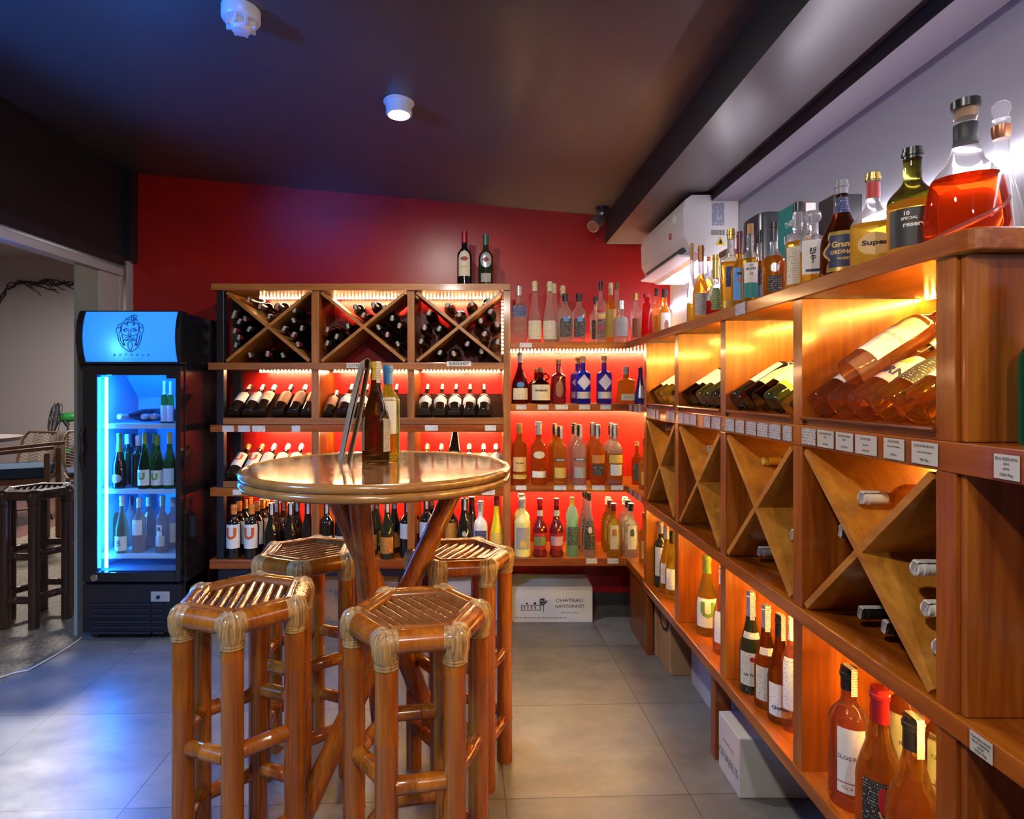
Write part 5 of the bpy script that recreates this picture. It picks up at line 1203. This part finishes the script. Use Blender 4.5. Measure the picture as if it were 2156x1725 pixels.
for k, (Y, gl_) in enumerate(((2.31,'green'),(2.235,'green'),(2.16,'wine_green'),(2.085,'wine_green'),(2.012,'wine_dark'),(1.975,'wine_dark'))[:5]):
    leanc(f'{ORD[k]} bottle from far side in the second upper cabinet bay', Y, 'bordeaux', .29, .036, gl_, 'second', cap='gold' if k < 2 else 'black', labels=LW if k < 3 else (), seg=22)
for k, (Y, gl_, lb) in enumerate(((1.853,'wine_dark',((.25,.62,30,'plain'),)),(1.778,'olive',((.22,.62,60,'cream'),)),(1.703,'olive',((.25,.62,60,'white'),)),(1.628,'wine_green',((.22,.64,62,'white'),(.16,.22,62,'yellow'))),(1.565,'orange',()),(1.519,'wine_dark',()))[:6]):
    leanc(f'{ORD[k]} bottle from far side in the third upper cabinet bay', Y, 'burgundy' if k in (1,3) else 'bordeaux', .29, .036 if k < 4 else .022, gl_, 'third', cap='black', labels=lb, seg=24)
RZ_ = [(1.395,'roseN',((.22,.58,62,'plain',(('1971',.016,.44,'inkgold',.0002),)),),'white label dated 1971'),(1.322,'roseN',(),'mostly hidden rose bottle'),(1.247,'roseN',((.22,.56,62,'pink',(('FURNI',.030,.32,'bluegold',.0012),)),(.42,.52,24,'green',(),'oval')),'pink label'),(1.172,'orangeN',((.20,.64,42,'black'),),'black label'),
       (1.096,'orangeN',((.22,.62,60,'plain',(('MAURICE',.013,.30,'inkgold',.0002),)),),'white label with leaves'),(1.047,'orangeN',(),'smallest visible orange bottle')]
M['bluegold'] = P_['bluegold']
for k, (Y, gl_, lb, w) in enumerate(RZ_):
    leanc(f'bottle leaning in nearest upper cabinet bay, {ORD[k]} from far side, {w}', Y, 'burgundy' if k in (2,3) else 'bordeaux', .29, .0365 if k < 5 else .024, gl_, 'nearest', cap='silver' if k < 4 else 'black', labels=lb, seg=32)
p = Vector((XR+.032, 1.285, 1.262)) + nb_c*.098 + ax_c*.055
bottle('rose bottle lying on top of the others in the nearest upper cabinet bay', 'bordeaux', .30, .0365, p, 'roseN', axis=ax_c, front=(-.55,-.35,1), cap='black', capz=.82, tax=20, labels=((.16,.66,66,'plain',(('CHAUDS ROSE',.012,.38,'inkgrey',.0002),)),), seg=32, group='wine bottles leaning in the nearest upper cabinet bay')

# ---- necks in the crossed bays of the cabinet
NK = [(1.7725-.44,1.094,.85,'rose','white','nearest','top triangle, higher one with orange neck')]
NK = [(1.285,1.094,.85,'orange','white','nearest','in the top triangle, higher, glowing orange neck'),(1.214,1.054,.86,'olive','white','nearest','in the top triangle, lower, by the crossing'),(1.358,1.000,.85,'wine_dark','black','nearest','in the left triangle, upper, black capsule'),(1.342,.924,.86,'rose','white','nearest','in the left triangle, lower, white capsule'),
      (1.106,.992,.835,'rose','white','nearest','in the right triangle, topmost white capsule'),(1.079,.924,.835,'orange','white','nearest','in the right triangle, middle white capsule'),(1.052,.862,.835,'wine_dark','white','nearest','in the right triangle, lowest white capsule'),
      (1.315,.823,.87,'wine_dark','black','nearest','on the bottom, left black capsule'),(1.236,.823,.88,'wine_dark','black','nearest','on the bottom, right black capsule'),
      (1.7725,1.118,.87,'wine_dark','yellow','third','in the top triangle with yellow capsule'),(1.705,1.058,.88,'olive','yellow','third','in the top triangle by the crossing'),(1.581,.935,.855,'wine_dark','silver','third','in the right triangle, silver capsule'),(1.80,.826,.90,'wine_dark','silver','third','lying on the bottom, silver capsule'),(1.84,.90,.85,'wine_dark','silver','third','in the left triangle'),
      (2.207,1.106,.87,'wine_dark','silver','second','in the top triangle'),(2.30,.90,.85,'wine_dark','silver','second','in the left triangle'),(2.72,1.155,.88,'wine_dark','silver','farthest','in the top triangle')]
for Y, Z, X, gl_, cp, bay, w in NK:
    bottle(f'bottle in the {bay} crossed cabinet bay, {w}', 'bordeaux', .27, .032, (X+.27 if X+.27 < 1.138 else 1.138, Y, Z), gl_, axis=(-1,0,0), front=(0,-.6,1), cap=cp, capz=.80, tax=20 if bay == 'nearest' or cp == 'silver' else 0, seg=24 if bay == 'nearest' else 18, group=f'bottles lying in the {bay} crossed cabinet bay')

# ---- bottles standing in the bottom cabinet bays
zb4 = .3765
def low(lab, px, ptop, X, kind, wpx, glass, **kw):
    Y = X*F/(px-CX); h = PZ(ptop, Y) - zb4; r = wpx*Y/F/2
    h = min(h, .362)
    kw.setdefault('rz', -math.atan2(X, Y)*.75)
    return bottle(lab, kind, h, r, (X, Y, zb4), glass, group='wine bottles in the bottom cabinet bays', **kw)
low('dark green bottle with black brush-lettered white label, farthest bottom cabinet bay', 1391, 1098, .865, 'bordeaux', 27, 'wine_green', cap='silver', capz=.82, tax=0, labels=((.18,.62,56,'white'),))
low('yellow wine bottle with white label, middle of the farthest bottom cabinet bay', 1403, 1109, .865, 'burgundy', 28, 'yellow', cap='silver', capz=.82, tax=0, labels=((.16,.46,56,'white'),))
low('yellow wine bottle with white label, near end of the farthest bottom cabinet bay', 1415, 1118, .865, 'burgundy', 28, 'yellow', cap='black', capz=.82, tax=0, labels=((.16,.46,56,'white'),))
low('golden wine bottle with green U label in the second bottom cabinet bay', 1488, 1170, .88, 'burgundy', 44, 'yellow', cap='green', capz=.78, labels=((.12,.48,62,'plain',(('U',.076,.335,'inkgreen',.004),)),), seg=28)
low('rose bottle with plain white label beside the divider, second bottom cabinet bay', 1522, 1194, .875, 'burgundy', 40, 'rose', cap='white', capz=.80, labels=((.14,.50,60,'plain'),), seg=28)
low('dark bottle with cream label and red wax dot, third bottom cabinet bay left', 1581, 1246, .855, 'burgundy', 46, 'wine_green', cap='silver', capz=.76, tax=10, labels=((.09,.42,64,'cream',(("LA TOUR",.012,.20,'ink',.0003),)),(.55,.61,62,'cream'),(.33,.385,12,P_['red'],(),'oval')), seg=28)
low('olive green bottle with cream label, second in the third bottom cabinet bay', 1613, 1274, .86, 'burgundy', 46, 'olive', cap='silver', capz=.78, tax=10, labels=((.09,.42,60,'cream'),(.53,.60,50,'cream')), seg=28)
low('olive yellow bottle with white chablis label, third in the third bottom bay', 1642, 1294, .862, 'burgundy', 48, 'olive', cap='black', capz=.80, tax=30, labels=((.08,.38,62,'white',(('CHABLIS',.013,.16,'ink',.0004),)),), seg=28)
low('rose bottle with white label by the post, third bottom cabinet bay', 1668, 1300, .875, 'bordeaux', 42, 'rose', cap='white', capz=.80, labels=((.20,.66,60,'white'),), seg=28)
low('peach rose bottle with tall white label, far left of the nearest bottom bay', 1787, 1404, .8525, 'bordeaux', 75, 'roseN', cap='black', capz=.84, tax=25, labels=((.13,.60,40,'plain',(('CLOS ROSE',.012,.39,'inkgrey',.0003),('Fils & Cie',.010,.175,'inkgold',.0002))),(.205,.212,40,P_['red'])), seg=40)
low('orange wine bottle with red screw cap and black rooster label, nearest bottom bay', 1852, 1448, .850, 'burgundy', 88, 'orangeN', cap='red', capz=.78, labels=((.14,.44,50,'black',(('VIL',.030,.22,'inkgold',.0006,1,14),)),(.24,.42,12,P_['red'],(),'oval',)), seg=40)
low('orange wine bottle without front label, black capsule and grey stamp, nearest bottom bay', 1923, 1508, .850, 'burgundy', 98, 'orangeN', cap='black', capz=.80, tax=25, seg=44)
bottle('rose bottle with white label behind the red-capped one, nearest bottom bay', 'bordeaux', .30, .037, (1.02, 1.385, zb4), 'roseN', cap='black', capz=.84, rz=-.45, labels=((.20,.62,62,'plain',(('ROSE',.014,.40,'inkgrey',.0003),)),), seg=32, group='wine bottles in the bottom cabinet bays')
bottle('rose bottle with white label at the back by the near post', 'bordeaux', .30, .037, (1.03, 1.275, zb4), 'roseN', cap='black', capz=.84, rz=-.5, labels=((.20,.66,62,'plain',(('CLOS ROSE',.012,.50,'inkgrey',.0003),)),(.29,.30,62,P_['red'])), seg=32, group='wine bottles in the bottom cabinet bays')
bottle('orange wine bottle at the near post in the nearest bottom bay', 'burgundy', .30, .036, (.875, 1.052, zb4), 'orangeN', cap='black', capz=.84, rz=-.5, seg=32, group='wine bottles in the bottom cabinet bays')
# emerald bottle on the open shelf beyond the cabinet end
bottle('emerald green bottle on the open shelf cut by the right picture edge', 'round', .27, .046, (.905, .90, 1.2505), 'emerald', cap='black', capz=.86, labels=((.05,.40,60,'grey'),), rz=-.6, seg=32)

# ---- bottles on the bar table
bottle('olive green wine bottle with ochre capsule standing on the bar table', 'burgundy', .343, .0465, (PX(791.5,1.93), 1.93, TZ+.0005), 'oliveb', cap='yellow', capz=.82, tax=30, rz=RAD(4), labels=((.13,.46,26,P_['silverp'],(),None,-72),(.12,.44,24,'grey',(),None,62)), seg=44)
bottle('golden wine bottle with blue screw cap behind the olive one on the table', 'bordeaux', .335, .042, (PX(817,2.03), 2.03, TZ+.0005), 'yellow', cap='blue', capz=.80, rz=RAD(18), labels=((.28,.66,34,'plain'),), seg=40)

# ---- bottles in the fridge
gf = 'bottles in the drinks fridge'
def fridge(lab, px, ptop, Y, ysh, kind, wpx, glass, **kw):
    z = fZ(ysh, 3.10) + .0025; h = min(PZ(ptop, Y) - z, .31); return bottle(lab, kind, h, wpx*Y/F/2, (PX(px, Y), Y, z), glass, group=gf, **kw)
for px, pt, w in ((346,802,'left'),(359,803,'right')):
    fridge(f'{w} of two bottles with big white label on the top fridge shelf', px, pt, 3.15, 893, 'spirit', 13.5 if w == 'left' else 13, 'green', cap='white', capz=.68, labels=((.04,.42,78,'white'),))
zf = fZ(893, 3.10) + .0025
for k, (px, X2, w) in enumerate(((251,.05,'left'),(302,.02,'middle'),(322,.0,'right'))):
    bottle(f'dark wine bottle lying on the top fridge shelf, {w} one', 'burgundy', .30, .036, (PX(px,3.12)+X2, 3.415, zf+.0365), 'wine_dark', cap='silver', capz=.82, axis=(-X2, -.29, 0), front=(0,0,1), tax=0, group=gf)
for px, pt, Y, kd, gl_, cp, lb, w in ((251,912,3.13,'champagne','wine_dark','green',((.10,.26,50,'silver',(),'oval'),),'champagne bottle with pale green foil, left'),(268,914,3.25,'bordeaux','wine_green','white',(),'dark bottle behind the champagne'),(283,914,3.30,'bordeaux','wine_dark','black',(),'dark bottle, third from left in the back'),
        (291,917,3.19,'bordeaux','wine_green','white',(),'dark green bottle behind the U label'),(304.6,911,3.12,'burgundy','green','green',((.06,.34,72,'white',(('U',.050,.22,'inkgreen',.003),)),),'green bottle with U label, left one'),(326,912,3.26,'burgundy','green','green',(),'green bottle in the back right'),(332,916,3.13,'burgundy','green','green',((.06,.34,72,'white',(('U',.050,.22,'inkgreen',.003),)),),'green bottle with U label, right one'),(357,911,3.13,'burgundy','green','yellow',((.06,.36,66,'white'),),'green bottle with yellow foil, far right')):
    fridge(f'{w}, on the middle fridge shelf', px, pt, Y, 1030, kd, 25, gl_, cap=cp, capz=.80 if kd != 'champagne' else .66, labels=lb)
for px, pt, Y, kd, gl_, cp, lb, w in ((257,1043,3.12,'burgundy','rose','white',((.05,.30,72,'plain',(('B',.045,.175,'inkgrey',.0006),)),),'rose bottle with letter B label, front left'),(238,1052,3.26,'bordeaux','orange','gold',(),'orange bottle in the back left corner'),(275,1045,3.27,'bordeaux','palerose','maroon',(),'rose bottle with maroon capsule, back'),(293,1048,3.14,'spirit','palerose','white',((.32,.60,56,'plain'),),'pale rose bottle with white label, front centre'),
        (313,1047,3.25,'spirit','palerose','white',((.2,.7,14,'plain'),),'pale rose bottle behind the centre'),(342,1044,3.13,'spirit','palerose','silver',((.12,.30,46,'cream'),(.30,.50,24,'plain',(('R',.030,.42,'ink',.001),))),'pale rose bottle with letter R, front right'),(364,1048,3.24,'spirit','palerose','white',((.1,.5,60,'white'),),'pale rose bottle at the right edge')):
    fridge(f'{w}, on the bottom fridge shelf', px, pt, Y, 1166, kd, 25, gl_, cap=cp, capz=.82, labels=lb)

# ------------------------------------------------------------------ price tags
tagm = paper('price_tag_paper', (.70,.68,.68), (.12,.11,.12), .0062, .50, 260); tagy = paper('price_tag_paper_side', (.70,.68,.68), (.12,.11,.12), .0072, .50, 220, 'Y')
holder = panemat('clear_tag_holder', (.95,.95,.95), .8)
def ptag(lab, x0, x1, z0, z1, group):
    c = thing('price_tag', lab, 'price tag', ((x0+x1)/2, YF-.016, z0), group=group)
    MB().box(x0, x1, YF-.0155, YF-.0145, z0, z1).build('tag_card', tagm, c); return c
def row_tags(lab, xs, y0, y1, off=0):
    for k, (a, b) in enumerate(xs):
        c = thing('price_tag', f'{ORD[k]} white price tag from left on {lab}' if len(xs) > 1 else f'white price tag on {lab}', 'price tag', (PX((a+b)/2,YF-off), YF-off, PZ(y1,YF)), group=f'price tags on {lab}')
        MB().box(rX(a), rX(b), YF-off-.0022, YF-off-.0008, rZ(y1), rZ(y0)).build('tag_card', tagm, c)
row_tags('the left bay edge below upper display row', ((469,493),(502,527),(532,559),(615,633)), 896.5, 909.5, .004)
row_tags('the middle bay edge below upper display row', ((834,841),), 896.5, 907, .004)
row_tags('the right bay edge below upper display row', ((895,922),(1021,1044)), 895.5, 907, .004)
row_tags('the left end of the shelf edge under the lower display row', ((491,509),), 1031, 1042, .004)
row_tags('the right bay edge below lower display row', ((928,960),(978,1000),(1014,1042)), 1028.5, 1042, .004)
row_tags('the top corner shelf edge', ((1094,1120),), 722, 732)
row_tags('the second corner shelf edge', ((1086.5,1108.5),(1132,1155),(1169,1196),(1219,1242),(1264,1286)), 852.5, 862.5)
row_tags('the third corner shelf edge', ((1086,1108),(1166,1192),(1209,1234.5),(1247,1272.5),(1286.5,1312)), 1022.5, 1032)
row_tags('the bottom corner shelf edge', ((1234,1257),(1279,1302)), 1176, 1187)
def nameplate(word, a, b, y0, y1):
    c = thing('region_sign', f'small {word} name sign on the rack board under the crossed bays' if word != 'FRANCE' else 'small country name sign on the lower rack shelf edge', 'sign', (rX((a+b)/2), YF-.014, rZ(y1)))
    off = .012
    MB().box(rX(a), rX(b), YF-off-.0032, YF-off-.001, rZ(y1), rZ(y0)).build('sign_card', P_['plain'], c)
    t_ = MB(); text_flat(t_, word, (rZ(y0)-rZ(y1))*.78, (rX((a+b)/2), YF-off-.0038, rZ((y0+y1)/2)), (1,0,0), (0,0,1), .0012, 0, .98 if len(word) > 5 else 1.05); t_.build('sign_print', M['inkgrey'], c)
nameplate('COTES', 731, 760, 765, 775); nameplate('BURGUNDY', 941, 992, 761.5, 771.5)
def ctag(lab, ya, yb, z0, z1, X=XR, real=None, group='price tags along the cabinet label rail'):
    c = thing('price_tag', lab, 'price tag', (X-.002, (ya+yb)/2, z0), group=group)
    MB().box(X-.0026, X-.0018, yb, ya, z0, z1).build('tag_card', tagy if not real else P_['plain'], c)
    MB().box(X-.0040, X-.0034, yb-.003, ya+.003, z0-.003, z1+.002).build('tag_holder', holder, c)
    if real:
        t_ = MB()
        for s, size, v in real: text_flat(t_, s, size, (X-.0030, (ya+yb)/2, z0+(z1-z0)*v), (0,-1,0), (0,0,1), .0002)
        t_.build('tag_print', M['inkgrey'], c)
def yx(px, X=XR): return X*F/(px-CX)
bayn = ('farthest', 'second', 'third', 'nearest')
TG = [[(1363.5,1371.5),(1372,1380),(1382,1388),(1404,1411),(1412,1421)], [(1429.5,1440),(1441,1453),(1454,1467),(1483,1496),(1500,1518)],
      [(1528,1547),(1550,1568),(1572.5,1593),(1596,1618),(1620,1645),(1650,1668.5)], [(1690,1719),(1723,1757),(1762,1798),(1803,1848),(1863,1906),(1922,1977)]]
rl = {(3,1): (('SANCERRE ROSE',.0062,.8),('2018',.005,.6),('1300 PhP',.006,.2)), (3,2): (('MAURICE ROSE',.0060,.8),('2019',.005,.6),('1177 PhP',.006,.2)), (3,3): (('CLOS ROSE',.0062,.8),('dry rose',.005,.5),('1020 PhP',.006,.2)),
      (3,4): (('E DE ROSE',.0062,.85),('Cotes de Provence',.0045,.62),('750 Php',.0055,.22)), (3,5): (('E DE ROSE BLANC',.0060,.82),('Cotes de Gascogne',.0045,.55),('950 Php',.0062,.2))}
for bi, L in enumerate(TG):
    for k, (a, b) in enumerate(L):
        ctag(f'{ORD[k]} price tag from the far end on the label rail of the {bayn[bi]} cabinet bay', yx(a), yx(b), 1.2035, 1.244, real=rl.get((bi, k)))
ctag('price tag hanging on the edge of the cabinet top board', yx(1554), yx(1575), 1.570, 1.606, X=XR-.006, group='single price tags on the cabinet')
ctag('price tag on the open shelf edge beside the emerald bottle', yx(2096), yx(2150), 1.202, 1.240, real=(('ELA RIESLING',.0062,.82),('2016',.005,.62),('-6706-',.005,.42),('1200 Php',.0062,.18)), group='single price tags on the cabinet')
ctag('tilted price tag on the middle board edge at the lower right', yx(2050), yx(2098), .752, .785, X=XR-.004, real=(('CHATEAU ROSE',.0050,.78),('BRUT RESERVE',.0050,.58),('ROSE',.005,.38),('1150 Php',.006,.18)), group='single price tags on the cabinet')
# tags along the corner shelf's return edge
for zz, nm in ((1.2585,'second'),(.8005,'third')):
    for k, Y in enumerate((3.10,3.0,2.92)):
        ctag(f'{ORD[k]} price tag on the return edge of the {nm} corner shelf', Y+.03, Y-.02, zz-.037, zz-.004, group='price tags on the corner shelf return')
